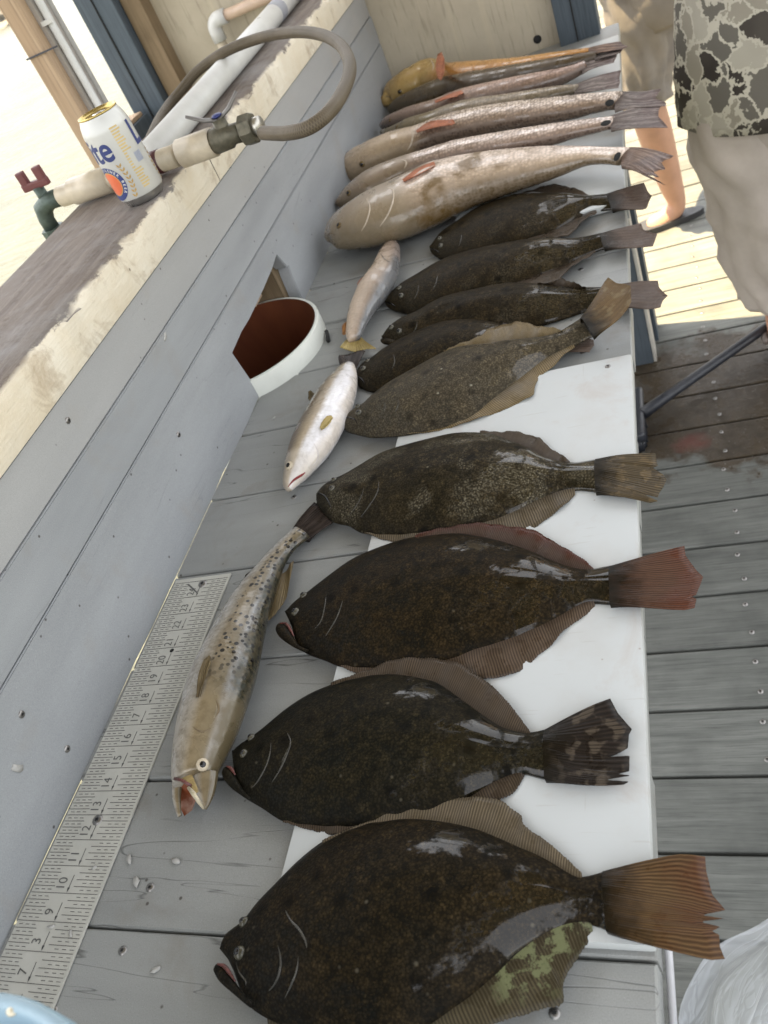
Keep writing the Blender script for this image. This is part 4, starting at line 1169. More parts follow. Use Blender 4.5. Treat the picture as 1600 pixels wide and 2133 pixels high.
flounder(dict(label='largest dark flounder, nearest the camera, with ragged chestnut tail', mat=FL, fin=FIN1, fin_anal=FIN1G, tailm=T1M, T=0.025, zu=0.019, zl=0.016, zd=0.021, za=0.013, nr=46, zt=0.018,
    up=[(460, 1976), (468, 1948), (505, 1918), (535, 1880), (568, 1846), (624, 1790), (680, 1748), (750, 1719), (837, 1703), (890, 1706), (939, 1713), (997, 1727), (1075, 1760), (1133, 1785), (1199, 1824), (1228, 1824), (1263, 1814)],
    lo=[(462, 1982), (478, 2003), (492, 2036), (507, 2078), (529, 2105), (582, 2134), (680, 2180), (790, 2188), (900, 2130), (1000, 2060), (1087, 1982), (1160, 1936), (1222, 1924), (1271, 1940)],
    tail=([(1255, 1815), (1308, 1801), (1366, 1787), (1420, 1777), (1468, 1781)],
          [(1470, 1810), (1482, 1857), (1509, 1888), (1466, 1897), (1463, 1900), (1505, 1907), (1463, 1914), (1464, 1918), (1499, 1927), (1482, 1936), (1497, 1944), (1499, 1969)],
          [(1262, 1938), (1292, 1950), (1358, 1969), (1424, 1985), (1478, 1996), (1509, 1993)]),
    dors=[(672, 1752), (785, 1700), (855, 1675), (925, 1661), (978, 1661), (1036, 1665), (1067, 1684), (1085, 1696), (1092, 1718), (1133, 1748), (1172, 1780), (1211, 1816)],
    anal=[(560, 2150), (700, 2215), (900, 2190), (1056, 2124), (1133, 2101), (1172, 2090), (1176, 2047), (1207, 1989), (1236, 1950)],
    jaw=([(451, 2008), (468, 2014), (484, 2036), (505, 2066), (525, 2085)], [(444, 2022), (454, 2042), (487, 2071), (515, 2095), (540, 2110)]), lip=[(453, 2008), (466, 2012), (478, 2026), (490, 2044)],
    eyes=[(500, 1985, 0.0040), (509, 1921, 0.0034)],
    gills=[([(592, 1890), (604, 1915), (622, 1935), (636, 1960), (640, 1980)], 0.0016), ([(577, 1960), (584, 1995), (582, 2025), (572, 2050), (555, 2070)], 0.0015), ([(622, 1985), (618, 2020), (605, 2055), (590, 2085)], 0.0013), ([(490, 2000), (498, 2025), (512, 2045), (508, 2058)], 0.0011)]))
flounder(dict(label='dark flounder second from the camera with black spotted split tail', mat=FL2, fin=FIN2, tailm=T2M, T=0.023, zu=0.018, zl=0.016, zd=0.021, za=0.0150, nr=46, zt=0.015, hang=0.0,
    up=[(486, 1563), (500, 1550), (518, 1538), (549, 1515), (596, 1476), (643, 1446), (690, 1426), (737, 1412), (815, 1402), (893, 1415), (922, 1427), (963, 1456), (1001, 1484), (1047, 1513), (1085, 1524), (1110, 1525), (1141, 1518)],
    lo=[(486, 1570), (488, 1600), (494, 1640), (502, 1656), (543, 1681), (590, 1710), (643, 1717), (721, 1722), (800, 1722), (880, 1708), (950, 1680), (1016, 1640), (1063, 1618), (1091, 1612), (1110, 1616), (1141, 1624)],
    tail=([(1134, 1520), (1188, 1493), (1235, 1471), (1272, 1457)],
          [(1288, 1487), (1316, 1518), (1310, 1528), (1307, 1556), (1285, 1568), (1263, 1576), (1263, 1578), (1311, 1573), (1311, 1606), (1286, 1613), (1313, 1617), (1266, 1625), (1266, 1627), (1310, 1629)],
          [(1134, 1622), (1157, 1627), (1204, 1635), (1251, 1638), (1299, 1635)]),
    dors=[(690, 1424), (752, 1398), (815, 1376), (877, 1369), (907, 1370), (954, 1381), (991, 1404), (1022, 1424), (1060, 1465), (1085, 1496), (1104, 1522)],
    anal=[(590, 1714), (643, 1728), (700, 1740), (800, 1745), (900, 1728), (985, 1690), (1044, 1667), (1072, 1649), (1092, 1616)],
    jaw=([(470, 1596), (482, 1602), (492, 1620), (508, 1648), (520, 1660)], [(462, 1612), (468, 1627), (486, 1645), (504, 1658), (525, 1670)]), lip=[(472, 1596), (482, 1601), (490, 1614)],
    eyes=[(524, 1537, 0.0032), (508, 1570, 0.0034)],
    gills=[([(565, 1540), (562, 1570), (552, 1600), (535, 1630), (520, 1645)], 0.0013), ([(595, 1520), (605, 1545), (596, 1575), (582, 1605), (560, 1640)], 0.0015), ([(604, 1552), (594, 1572), (586, 1590)], 0.0011)]))
flounder(dict(label='brown flounder third from the camera with red-tipped tail', mat=FL3, fin=FIN3, fin_dors=FINR, tailm=T3M, T=0.023, zu=0.018, zl=0.016, zd=0.021, za=0.0150, nr=48, zt=0.017,
    up=[(595, 1274), (608, 1258), (628, 1241), (640, 1233), (685, 1198), (730, 1166), (775, 1145), (820, 1129), (865, 1118), (940, 1110), (980, 1113), (1042, 1126), (1105, 1147), (1152, 1168), (1199, 1183), (1230, 1185), (1277, 1177)],
    lo=[(596, 1280), (604, 1296), (612, 1320), (616, 1342), (640, 1361), (676, 1374), (709, 1387), (760, 1390), (840, 1390), (920, 1378), (999, 1353), (1042, 1340), (1105, 1315), (1152, 1294), (1199, 1267), (1230, 1256), (1277, 1258)],
    tail=([(1270, 1179), (1324, 1163), (1386, 1144), (1425, 1133)],
          [(1427, 1151), (1449, 1179), (1463, 1193), (1457, 1213), (1449, 1235), (1440, 1238), (1450, 1244)],
          [(1270, 1257), (1324, 1262), (1386, 1266), (1427, 1266), (1446, 1260)]),
    dors=[(865, 1117), (910, 1100), (970, 1092), (1027, 1090), (1074, 1098), (1114, 1105), (1142, 1119), (1180, 1144), (1214, 1163), (1236, 1181)],
    anal=[(709, 1389), (740, 1402), (800, 1412), (900, 1418), (1017, 1415), (1080, 1398), (1122, 1364), (1152, 1341), (1183, 1307), (1214, 1285), (1239, 1262)],
    jaw=([(581, 1298), (596, 1300), (607, 1318), (622, 1344), (640, 1352)], [(575, 1312), (582, 1328), (604, 1344), (630, 1357), (648, 1362)]), lip=[(583, 1298), (596, 1299), (605, 1311), (612, 1325)],
    eyes=[(616, 1275, 0.0038), (633, 1241, 0.0034)],
    gills=[([(680, 1235), (676, 1265), (668, 1295), (650, 1315)], 0.0010), ([(716, 1245), (706, 1275), (694, 1300), (672, 1335)], 0.0013)]))
flounder(dict(label='mottled flounder with pale grey blotches lying fourth from the camera', mat=FL4, fin=FIN2, tailm=T4M, fin_anal=FIN1, T=0.025, zu=0.018, zl=0.016, zd=0.019, za=0.0150, nr=44, zt=0.017,
    up=[(662, 1024), (672, 1012), (690, 1000), (722, 985), (752, 967), (790, 945), (827, 931), (890, 914), (952, 901), (1015, 902), (1037, 908), (1087, 927), (1125, 946), (1162, 960), (1195, 963), (1225, 959), (1247, 955)],
    lo=[(656, 1038), (664, 1056), (676, 1070), (695, 1087), (727, 1094), (752, 1108), (802, 1113), (900, 1110), (960, 1102), (1030, 1084), (1087, 1060), (1125, 1042), (1162, 1027), (1195, 1020), (1225, 1021), (1247, 1024)],
    tail=([(1240, 956), (1287, 947), (1325, 943), (1365, 941)],
          [(1366, 952), (1369, 964), (1358, 967), (1380, 980), (1387, 990), (1380, 1007), (1372, 1020), (1369, 1030), (1345, 1026), (1345, 1028), (1369, 1039)],
          [(1240, 1023), (1275, 1030), (1312, 1035), (1352, 1042)]),
    dors=[(1000, 899), (1025, 898), (1062, 898), (1100, 904), (1122, 911), (1140, 927), (1162, 942), (1187, 960)],
    anal=[(760, 1112), (815, 1127), (900, 1132), (1000, 1118), (1062, 1106), (1107, 1100), (1137, 1082), (1175, 1055), (1198, 1030)],
    eyes=[(692, 1018, 0.0032), (696, 1000, 0.0030)], mouthline=[(663, 1026), (676, 1032), (684, 1044), (690, 1058)],
    gills=[([(760, 1010), (752, 1035), (738, 1060), (722, 1080)], 0.0010), ([(790, 995), (786, 1025), (768, 1055), (745, 1085)], 0.0012)]))
flounder(dict(label='grey-brown flounder with upswept tan tail lying on top of its neighbour', mat=FL5, fin=FIN5, tailm=T5M, T=0.023, zu=0.024, zl=0.016, zd=0.030, za=0.0150, nr=44, zt=0.030, hang=-0.012,
    up=[(709, 876), (724, 862), (742, 847), (757, 840), (780, 819), (814, 794), (859, 769), (892, 751), (926, 733), (960, 722), (1025, 716), (1075, 708), (1125, 702), (1158, 694), (1180, 682), (1214, 660)],
    lo=[(710, 888), (724, 898), (740, 903), (773, 910), (814, 908), (847, 905), (915, 891), (982, 868), (1015, 842), (1050, 815), (1087, 787), (1125, 757), (1162, 735), (1195, 719), (1225, 703), (1242, 697)],
    tail=([(1208, 664), (1237, 635), (1262, 605), (1271, 596)], [(1287, 605), (1305, 606), (1317, 610), (1318, 628)], [(1236, 699), (1250, 693), (1282, 680), (1307, 662), (1319, 645)]),
    dors=[(925, 733), (960, 713), (1000, 700), (1025, 682), (1072, 671), (1125, 678), (1172, 688)],
    anal=[(847, 906), (915, 896), (982, 877), (1027, 861), (1050, 852), (1087, 835), (1110, 825), (1115, 805), (1125, 782), (1150, 765), (1175, 741), (1197, 722)],
    eyes=[(748, 860, 0.0036), (746, 847, 0.0034)], mouthline=[(709, 880), (722, 870), (738, 873), (744, 882)],
    gills=[([(800, 838), (802, 850), (796, 862)], 0.0010), ([(830, 832), (828, 848), (822, 860)], 0.0012)]))
flounder(dict(label='dark brown flounder squeezed beneath the grey-brown one, only its front showing', mat=FL6, fin=FIN2, tailm=T6M, T=0.020, zu=0.010, zl=0.004, nr=30, zt=0.002, hang=0.0,
    up=[(741, 776), (748, 764), (757, 754), (780, 740), (802, 724), (847, 700), (892, 679), (937, 664), (982, 662), (1023, 670), (1070, 684), (1120, 698), (1160, 706)],
    lo=[(742, 790), (750, 806), (784, 816), (830, 806), (880, 790), (950, 772), (1030, 752), (1100, 736), (1160, 730)],
    tail=([(1156, 706), (1190, 702), (1215, 702)], [(1236, 706), (1238, 720)], [(1156, 730), (1190, 734), (1228, 734)]),
    dors=[(900, 676), (940, 660), (985, 656), (1030, 664), (1075, 680), (1110, 694)],
    eyes=[(757, 768, 0.0036), (766, 752, 0.003)], mouthline=[(742, 782), (752, 788), (760, 798)],
    gills=[([(820, 738), (822, 755), (815, 772)], 0.0011)]))
flounder(dict(label='blotchy flounder between the dark pair, its tail jutting past the table edge', mat=FL6, fin=FIN2, tailm=T6M, T=0.022, zu=0.020, zl=0.004, nr=36, zt=0.010, zd=0.03,
    up=[(796, 700), (809, 681), (836, 661), (870, 648), (904, 630), (937, 616), (1000, 602), (1050, 591), (1107, 591), (1175, 596), (1225, 598), (1268, 597)],
    lo=[(797, 708), (806, 716), (830, 722), (880, 716), (940, 706), (1020, 698), (1100, 684), (1170, 664), (1225, 646), (1275, 634)],
    tail=([(1262, 597), (1325, 585), (1370, 581)], [(1372, 592), (1390, 610), (1380, 622)], [(1266, 634), (1325, 640), (1355, 640), (1375, 635)]),
    dors=[(1120, 591), (1150, 587), (1172, 581), (1205, 592), (1220, 597)],
    jaw=([(799, 702), (808, 704), (822, 708)], [(794, 712), (802, 718), (822, 720)]), lip=[(800, 706), (808, 709), (816, 711)],
    eyes=[(815, 682, 0.0036), (832, 690, 0.0036)], gills=[([(870, 668), (866, 684), (856, 700)], 0.0012)]))
flounder(dict(label='olive flounder nosing the pinkish trout, third from the red fish', mat=FL6, fin=FIN2, tailm=T6M, T=0.023, zu=0.016, zl=0.006, nr=36, zt=0.012,
    up=[(801, 624), (810, 612), (836, 590), (870, 570), (900, 552), (930, 538), (960, 529), (1020, 514), (1085, 503), (1141, 495), (1186, 497), (1231, 490), (1252, 485)],
    lo=[(802, 632), (812, 642), (835, 650), (864, 654), (910, 646), (976, 628), (1040, 606), (1103, 582), (1150, 565), (1180, 553), (1215, 535), (1245, 521), (1265, 515)],
    tail=([(1248, 487), (1287, 475), (1335, 462)], [(1339, 472), (1350, 475), (1368, 481), (1364, 497)], [(1258, 516), (1287, 516), (1321, 514), (1359, 508)]),
    anal=[(1060, 604), (1110, 596), (1157, 589), (1175, 569), (1209, 544), (1240, 524)],
    eyes=[(832, 600, 0.0036), (836, 616, 0.0036)], mouthline=[(802, 630), (814, 632), (824, 638)],
    gills=[([(912, 572), (908, 590), (900, 606)], 0.0013), ([(872, 592), (870, 608), (862, 626)], 0.0011)]))
flounder(dict(label='farthest flounder, lying against the nearest red fish', mat=FL6, fin=FIN2, tailm=T6M, T=0.023, zu=0.016, zl=0.008, nr=34, zt=0.014,
    up=[(895, 513), (908, 496), (920, 482), (950, 462), (980, 442), (1010, 426), (1060, 411), (1107, 402), (1152, 403), (1197, 406), (1231, 407), (1267, 403)],
    lo=[(896, 522), (906, 532), (925, 540), (960, 538), (1010, 526), (1060, 512), (1107, 499), (1152, 484), (1197, 459), (1231, 440), (1249, 438), (1285, 435)],
    tail=([(1262, 404), (1299, 391), (1341, 377)], [(1348, 391), (1357, 403), (1352, 415)], [(1275, 436), (1310, 435), (1341, 433), (1348, 425)]),
    dors=[(1060, 410), (1107, 394), (1130, 388), (1164, 384), (1193, 391), (1225, 403)],
    anal=[(1080, 510), (1130, 502), (1164, 495), (1186, 488), (1215, 461), (1243, 441)],
    eyes=[(916, 497, 0.0036), (918, 512, 0.0036)], mouthline=[(896, 518), (906, 520), (916, 526)],
    gills=[([(962, 486), (960, 500), (956, 514)], 0.0012)]))

def roundfish(c):
    h = np.array(c['up'][0], float)
    zz = c.get('zc', 0.045)
    up, lo = c['up'], c['lo']
    m0 = at(*((np.array(up[len(up) // 2], float) + np.array(lo[len(lo) // 2], float)) / 2), 0.03)
    root = thing(c['name'], (m0[0], m0[1], c.get('z0', 0.0)), c['label'], c['cat'], c.get('group'))
    body, V, F, C, A = loft('body', up, lo, zz, c.get('k', 0.62), c['mat'], root, roll=c.get('roll', 0.5), NS=c.get('NS', 56))
    hit = caster(V, F)
    if 'tail' in c:
        t_, tr_, b_ = c['tail']
        fan_fin('tail_fin', t_, tr_, b_, c.get('zt', 0.035), c.get('ntail', 13), c['tailm'], root, 0.0007, zfun=c.get('tz'))
    for nm, t_, tr_, b_, z_, m_ in c.get('fins', []):
        dr = c.get('drape', False) and z_ is None
        if z_ is None: z_ = hit(*t_[len(t_) // 2])[0][2] + 0.001
        fan_fin(nm, t_, tr_, b_, z_, 7, m_, root, 0.0003, thick=0.0007, drape=hit.down if nm == 'pectoral_fin' and dr else None)
    for e in c.get('eyes', []):
        put_eye(hit, e[0], e[1], e[2], c.get('eyem', EYE_W), root, 0.45, pup=c.get('pup', 0.55))
    for gp, r in c.get('gills', []):
        ridge(hit, gp, r, c.get('gillm', GILLM), root)
    for u, v, r in c.get('tailspots', []):
        p, n = hit(u, v); q = Vector(n).to_track_quat('Z', 'Y').to_matrix()
        MB().sphere(p, r, 12, 6, (1.15, 0.7, 0.08), q).build('tail_spot', MAT['dark'], root)
    if 'mouth' in c:
        ridge(hit, c['mouth'][0], c['mouth'][1], c['mouth'][2], root, 'mouth_line', 0.0003)
    return root, hit, C, A

RF1 = roundfish_mat('redfish_pale', (0.12, 0.085, 0.045), (0.52, 0.405, 0.30), (0.82, 0.69, 0.60), (0.225, 0.18, 0.115), blot=(0.13, 0.08, 0.028), silver=0.05, scale_c=0.5, headmix=0.75)
RF2 = roundfish_mat('redfish_silver', (0.075, 0.045, 0.032), (0.38, 0.28, 0.22), (0.82, 0.70, 0.62), (0.16, 0.12, 0.065), silver=0.1, scale_c=0.75, headmix=0.75)
RF3 = roundfish_mat('redfish_cream', (0.060, 0.038, 0.027), (0.31, 0.225, 0.165), (0.80, 0.68, 0.58), (0.38, 0.29, 0.185), silver=0.1, scale_c=0.8, headmix=0.75)
RF4 = roundfish_mat('redfish_green', (0.09, 0.072, 0.045), (0.17, 0.135, 0.09), (0.34, 0.28, 0.21), (0.15, 0.12, 0.06), scale_c=0.6, headmix=0.75)
RF5 = roundfish_mat('redfish_mauve', (0.07, 0.05, 0.042), (0.23, 0.155, 0.115), (0.48, 0.34, 0.28), (0.085, 0.065, 0.05), scale_c=0.6)
RF6 = roundfish_mat('redfish_umber', (0.065, 0.045, 0.026), (0.085, 0.06, 0.035), (0.12, 0.085, 0.05), (0.07, 0.055, 0.03), scale_c=0.5)
RF7 = roundfish_mat('redfish_orange', (0.30, 0.14, 0.04), (0.42, 0.20, 0.055), (0.5, 0.28, 0.10), (0.36, 0.27, 0.10), scale_c=0.4, headmix=0.75)
TRT = roundfish_mat('speckled_skin', (0.035, 0.040, 0.035), (0.23, 0.175, 0.10), (0.56, 0.50, 0.43), (0.30, 0.225, 0.12), spotc=(0.012, 0.011, 0.010), spot_lo=0.0, spot_hi=0.66, spot_sc=150, silver=0.12, headlen=0.26, scale_c=0.25, stops=[(0.10, (0.020, 0.022, 0.014)), (0.20, (0.05, 0.052, 0.042)), (0.28, (0.20, 0.20, 0.195)), (0.36, (0.17, 0.145, 0.10)), (0.60, (0.235, 0.19, 0.125)), (0.74, (0.36, 0.33, 0.28)), (0.92, (0.50, 0.49, 0.47))], mott=0.6, headmix=0.3)  # grey band beside the dark back: wet reflection painted into the colour
TRW = roundfish_mat('white_trout_skin', (0.24, 0.195, 0.13), (0.42, 0.36, 0.28), (0.84, 0.83, 0.84), (0.56, 0.50, 0.42), silver=0.0, headlen=0.22, scale_c=0.12, mott=0.25, stops=[(0.34, (0.155, 0.12, 0.09)), (0.50, (0.31, 0.25, 0.17)), (0.62, (0.45, 0.37, 0.27)), (0.74, (0.78, 0.77, 0.79)), (0.9, (0.82, 0.81, 0.84)), (1.0, (0.62, 0.56, 0.50))])
TRP = roundfish_mat('pink_trout_skin', (0.13, 0.135, 0.14), (0.34, 0.265, 0.205), (0.62, 0.50, 0.39), (0.36, 0.27, 0.22), silver=0.0, headlen=0.2, scale_c=0.12, mott=0.2)
RTAIL = fin_mat('red_tail', (0.30, 0.215, 0.17), (0.12, 0.075, 0.055), tip=(0.24, 0.19, 0.18))
RTAIL2 = fin_mat('red_tail_grey', (0.27, 0.23, 0.21), (0.10, 0.075, 0.065), tip=(0.20, 0.15, 0.14))
PEC = fin_mat('pectoral_orange', (0.52, 0.22, 0.13), (0.42, 0.16, 0.09), trans=0.35)
PEC2 = fin_mat('pectoral_amber', (0.46, 0.22, 0.07), (0.25, 0.10, 0.03), trans=0.35)
PALEF = fin_mat('fin_pale', (0.60, 0.47, 0.20), (0.50, 0.38, 0.15), trans=0.35)
SMOKE = fin_mat('fin_smoke', (0.060, 0.045, 0.038), (0.018, 0.013, 0.012))
OLIVE = fin_mat('fin_olive', (0.19, 0.145, 0.075), (0.12, 0.085, 0.045), trans=0.3)
GP = flatmat('gill_plate_edge', (0.50, 0.42, 0.33), 0.35, 0, 0.2, 120); GD = flatmat('gill_dark_edge', (0.15, 0.11, 0.06), 0.4, 0, 0.2, 120)
GRP = 'red fish lined up at the far end'
roundfish(dict(name='redfish', label='nearest red fish, palest, with brown blotches and one tail spot', cat='redfish', group=GRP, mat=RF1, tailm=RTAIL, roll=0.75, gillm=GP,
    zc=([0, 0.12, 0.4, 0.7, 1], [0.040, 0.052, 0.058, 0.052, 0.048]), k=([0, 0.1, 0.5, 1], [0.62, 0.62, 0.6, 0.55]), zt=0.050,
    up=[(677, 487), (681, 466), (690, 448), (709, 428), (757, 398), (816, 373), (860, 352), (905, 333), (1006, 316), (1125, 306), (1200, 305), (1244, 306), (1300, 306)],
    lo=[(678, 493), (684, 507), (721, 517), (798, 511), (888, 481), (977, 436), (1066, 404), (1155, 374), (1226, 346), (1260, 342), (1300, 345)],
    tail=([(1294, 307), (1330, 308), (1362, 314), (1404, 327)], [(1377, 338), (1386, 350), (1360, 355), (1374, 368), (1350, 364), (1352, 368)], [(1294, 344), (1325, 357), (1351, 371), (1386, 386)]),
    fins=[('pectoral_fin', [(838, 374), (870, 352), (905, 338)], [(907, 343), (900, 350)], [(842, 378), (870, 366), (895, 353)], None, PEC)],
    eyes=[(706, 469, 0.0066)], mouth=([(679, 490), (690, 486), (700, 490)], 0.0014, GD), eyem=EYE_R, gills=[([(802, 388), (818, 396), (818, 420), (806, 450), (785, 480)], 0.0022), ([(760, 408), (770, 430), (764, 460), (748, 490)], 0.0018)],
    tailspots=[(1286, 326, 0.0085)]))
roundfish(dict(name='redfish', label='second nearest red fish with brown head and orange pectoral fin', cat='redfish', group=GRP, mat=RF2, tailm=RTAIL2, roll=0.95, gillm=GP,
    zc=([0, 0.12, 0.4, 0.7, 1], [0.036, 0.048, 0.056, 0.054, 0.05]), k=([0, 0.5, 1], [0.72, 0.75, 0.6]), zt=0.052,
    up=[(700, 416), (710, 398), (727, 380), (769, 350), (828, 327), (888, 309), (947, 291), (1066, 270), (1184, 252), (1275, 242)],
    lo=[(702, 424), (712, 432), (750, 430), (800, 408), (880, 366), (1000, 334), (1125, 310), (1210, 286), (1280, 268)],
    tail=([(1268, 242), (1333, 223), (1383, 214)], [(1372, 228), (1371, 240), (1380, 252)], [(1272, 268), (1333, 268), (1392, 267)]),
    fins=[('pectoral_fin', [(858, 324), (895, 306), (932, 293)], [(934, 297), (925, 303)], [(862, 328), (895, 318), (920, 307)], None, PEC2)],
    eyes=[(726, 402, 0.006)], eyem=EYE_R, gills=[([(832, 330), (846, 338), (842, 352)], 0.002)], tailspots=[(1262, 256, 0.008)]))
roundfish(dict(name='redfish', label='third red fish with cream head and silvery scaled flank', cat='redfish', group=GRP, mat=RF3, tailm=RTAIL2, roll=0.9, gillm=GP,
    zc=([0, 0.12, 0.4, 0.7, 1], [0.040, 0.052, 0.060, 0.056, 0.052]), k=([0, 0.5, 1], [0.75, 0.75, 0.6]), zt=0.053,
    up=[(709, 352), (712, 330), (723, 314), (769, 291), (816, 271), (858, 263), (917, 240), (1006, 220), (1125, 205), (1244, 193), (1291, 190)],
    lo=[(712, 370), (720, 380), (745, 378), (798, 356), (860, 332), (940, 304), (1066, 274), (1184, 252), (1250, 234), (1288, 228)],
    tail=([(1282, 190), (1333, 193), (1377, 187)], [(1365, 202), (1389, 217)], [(1280, 228), (1310, 226), (1345, 224), (1385, 222)]),
    fins=[('pectoral_fin', [(866, 272), (895, 254), (945, 250)], [(948, 255), (940, 261)], [(870, 276), (900, 268), (930, 262)], None, PEC)],
    eyes=[(754, 342, 0.0064)], mouth=([(711, 345), (722, 352), (730, 362)], 0.0016, GD), eyem=EYE_R, gills=[([(852, 266), (860, 280), (856, 300), (846, 316)], 0.0022)], tailspots=[(1270, 214, 0.008)]))
roundfish(dict(name='redfish', label='greenish red fish with amber fin, fourth in the row', cat='redfish', group=GRP, mat=RF4, tailm=RTAIL2, roll=1.0,
    zc=([0, 0.12, 0.4, 0.7, 1], [0.035, 0.045, 0.055, 0.052, 0.05]), k=0.85, zt=0.052,
    up=[(796, 268), (822, 258), (852, 243), (887, 234), (959, 209), (1066, 193), (1155, 179), (1204, 175)],
    lo=[(797, 282), (830, 292), (887, 284), (959, 264), (1066, 238), (1155, 214), (1204, 196)],
    tail=([(1196, 176), (1244, 160), (1294, 148)], [(1290, 160), (1292, 172)], [(1196, 194), (1244, 190), (1288, 184)]),
    fins=[('pectoral_fin', [(900, 236), (930, 215), (957, 205)], [(958, 214), (950, 226)], [(902, 241), (925, 236), (945, 230)], None, PEC2)], eyes=[(826, 264, 0.0045)], eyem=EYE_R))
roundfish(dict(name='redfish', label='mauve-grey red fish with dark head, fifth in the row', cat='redfish', group=GRP, mat=RF5, tailm=RTAIL2, roll=0.9,
    zc=([0, 0.12, 0.4, 0.7, 1], [0.035, 0.045, 0.056, 0.056, 0.055]), k=0.85, zt=0.056,
    up=[(792, 255), (804, 240), (852, 220), (905, 205), (959, 184), (1066, 160), (1172, 140), (1216, 126)],
    lo=[(794, 264), (806, 272), (840, 272), (887, 262), (959, 240), (1066, 216), (1155, 186), (1222, 150)],
    tail=([(1208, 127), (1245, 115), (1279, 104)], [(1286, 106), (1284, 118)], [(1212, 148), (1245, 140), (1279, 131)]), eyes=[(812, 250, 0.0045)], eyem=EYE_R,
    fins=[('pectoral_fin', [(905, 210), (940, 196), (965, 188)], [(966, 192), (958, 198)], [(908, 214), (935, 206), (952, 202)], None, PEC)]))
roundfish(dict(name='redfish', label='dark umber red fish, sixth in the row, beside the orange one', cat='redfish', group=GRP, mat=RF6, tailm=RTAIL2, roll=0.6,
    zc=([0, 0.4, 1], [0.036, 0.056, 0.058]), k=0.9, zt=0.06,
    up=[(806, 226), (826, 203), (887, 172), (947, 154), (1066, 134), (1184, 114), (1246, 106)],
    lo=[(810, 236), (840, 238), (905, 226), (959, 208), (1066, 184), (1184, 154), (1246, 126)],
    tail=([(1238, 107), (1268, 101), (1296, 94)], [(1298, 100)], [(1238, 122), (1268, 118), (1294, 110)])))
roundfish(dict(name='redfish', label='orange red fish with yellow head, farthest, against the partition', cat='redfish', group=GRP, mat=RF7, tailm=RTAIL, roll=0.8, gillm=GP,
    zc=([0, 0.12, 0.4, 0.7, 1], [0.045, 0.06, 0.062, 0.06, 0.06]), k=0.85, zt=0.066,
    up=[(799, 196), (802, 180), (812, 166), (846, 142), (882, 122), (897, 120), (910, 130), (947, 129), (1066, 120), (1155, 108), (1234, 98)],
    lo=[(800, 212), (806, 224), (830, 220), (870, 206), (947, 188), (1066, 166), (1155, 142), (1236, 114)],
    tail=([(1226, 99), (1262, 93), (1292, 88)], [(1308, 98)], [(1226, 111), (1262, 108), (1296, 103)]),
    fins=[('pectoral_fin', [(912, 164), (908, 140), (912, 114)], [(920, 108), (926, 122)], [(920, 166), (926, 152), (927, 136)], 0.105, PEC)],
    eyes=[(833, 191, 0.006)], mouth=([(801, 200), (812, 202), (820, 210)], 0.0016, GD), eyem=EYE_R, gills=[([(896, 122), (903, 136), (900, 150)], 0.0022)]))

# ---- trout
rt, hitT, CT, AT = roundfish(dict(name='speckled_trout', label='speckled trout with open mouth and black spots lying beside the ruler', cat='trout', mat=TRT, tailm=SMOKE, roll=0.35, gillm=GD, NS=64, drape=True,
    zc=([0, 0.2, 0.5, 0.8, 1], [0.026, 0.030, 0.029, 0.020, 0.014]), k=([0, 0.3, 0.7, 1], [0.78, 0.78, 0.72, 0.5]), zt=0.012,
    up=[(361, 1625), (360, 1590), (364, 1540), (370, 1500), (378, 1460), (387, 1420), (400, 1383), (415, 1350), (450, 1285), (490, 1225), (530, 1180), (575, 1132), (612, 1099)],
    lo=[(447, 1640), (462, 1605), (475, 1580), (500, 1525), (525, 1450), (542, 1370), (556, 1300), (570, 1250), (590, 1185), (618, 1142), (648, 1118)],
    tail=([(606, 1106), (630, 1076), (656, 1048)], [(668, 1052), (682, 1070)], [(640, 1122), (666, 1108), (698, 1088)]),
    fins=[('dorsal_fin', [(612, 1168), (609, 1190), (604, 1215)], [(596, 1242), (586, 1262), (574, 1282)], [(588, 1196), (574, 1240), (558, 1296)], 0.012, OLIVE),
          ('anal_fin', [(524, 1190), (512, 1200)], [(502, 1214)], [(506, 1216), (500, 1220)], 0.012, SMOKE),
          ('pectoral_fin', [(408, 1452), (416, 1410), (428, 1378)], [(436, 1364), (440, 1370)], [(416, 1450), (430, 1415), (442, 1385)], None, OLIVE)],
    gills=[([(448, 1452), (456, 1476), (448, 1496)], 0.0013), ([(398, 1512), (420, 1524), (438, 1516)], 0.0012)],
    eyes=[(422, 1593, 0.0062)], pup=0.5))
loft('upper_jaw', [(396, 1602), (400, 1630), (408, 1656), (421, 1684)], [(455, 1622), (450, 1648), (442, 1668), (428, 1690)], ([0, 1], [0.027, 0.021]), 0.55, TRT, rt, NS=16, NM=16, roll=0.3, tt=(0.02, 0.0))
loft('lower_jaw', [(361, 1606), (358, 1640), (360, 1668), (369, 1699)], [(386, 1612), (379, 1645), (377, 1672), (379, 1703)], ([0, 1], [0.026, 0.020]), 0.55, TRT, rt, NS=16, NM=16, roll=0.3, tt=(0.02, 0.0))
g = NT('mouth_cavity'); o = g.obj()
g.done(g.mix(g.ramp(g.noise(o, 60, 4), [(0.4, 0), (0.6, 1)]), (0.20, 0.055, 0.022), (0.42, 0.26, 0.20)), 0.25, spec=0.5)
pc_ = [np.array(at(u, v, z_)) for u, v, z_ in [(378, 1618, .034), (392, 1618, .034), (402, 1636, .030), (410, 1662, .022), (400, 1688, .012), (384, 1700, .012), (374, 1680, .014), (370, 1650, .02)]]
c0 = sum(pc_) / len(pc_) - np.array((0, 0, 0.012))
mesh('mouth_cavity', [c0] + pc_, [(0, 1 + i, 1 + (i + 1) % 8) for i in range(8)], g.m, rt)
mxm = flatmat('jaw_bone', (0.36, 0.27, 0.12), 0.3, 0, 0.35, 120)
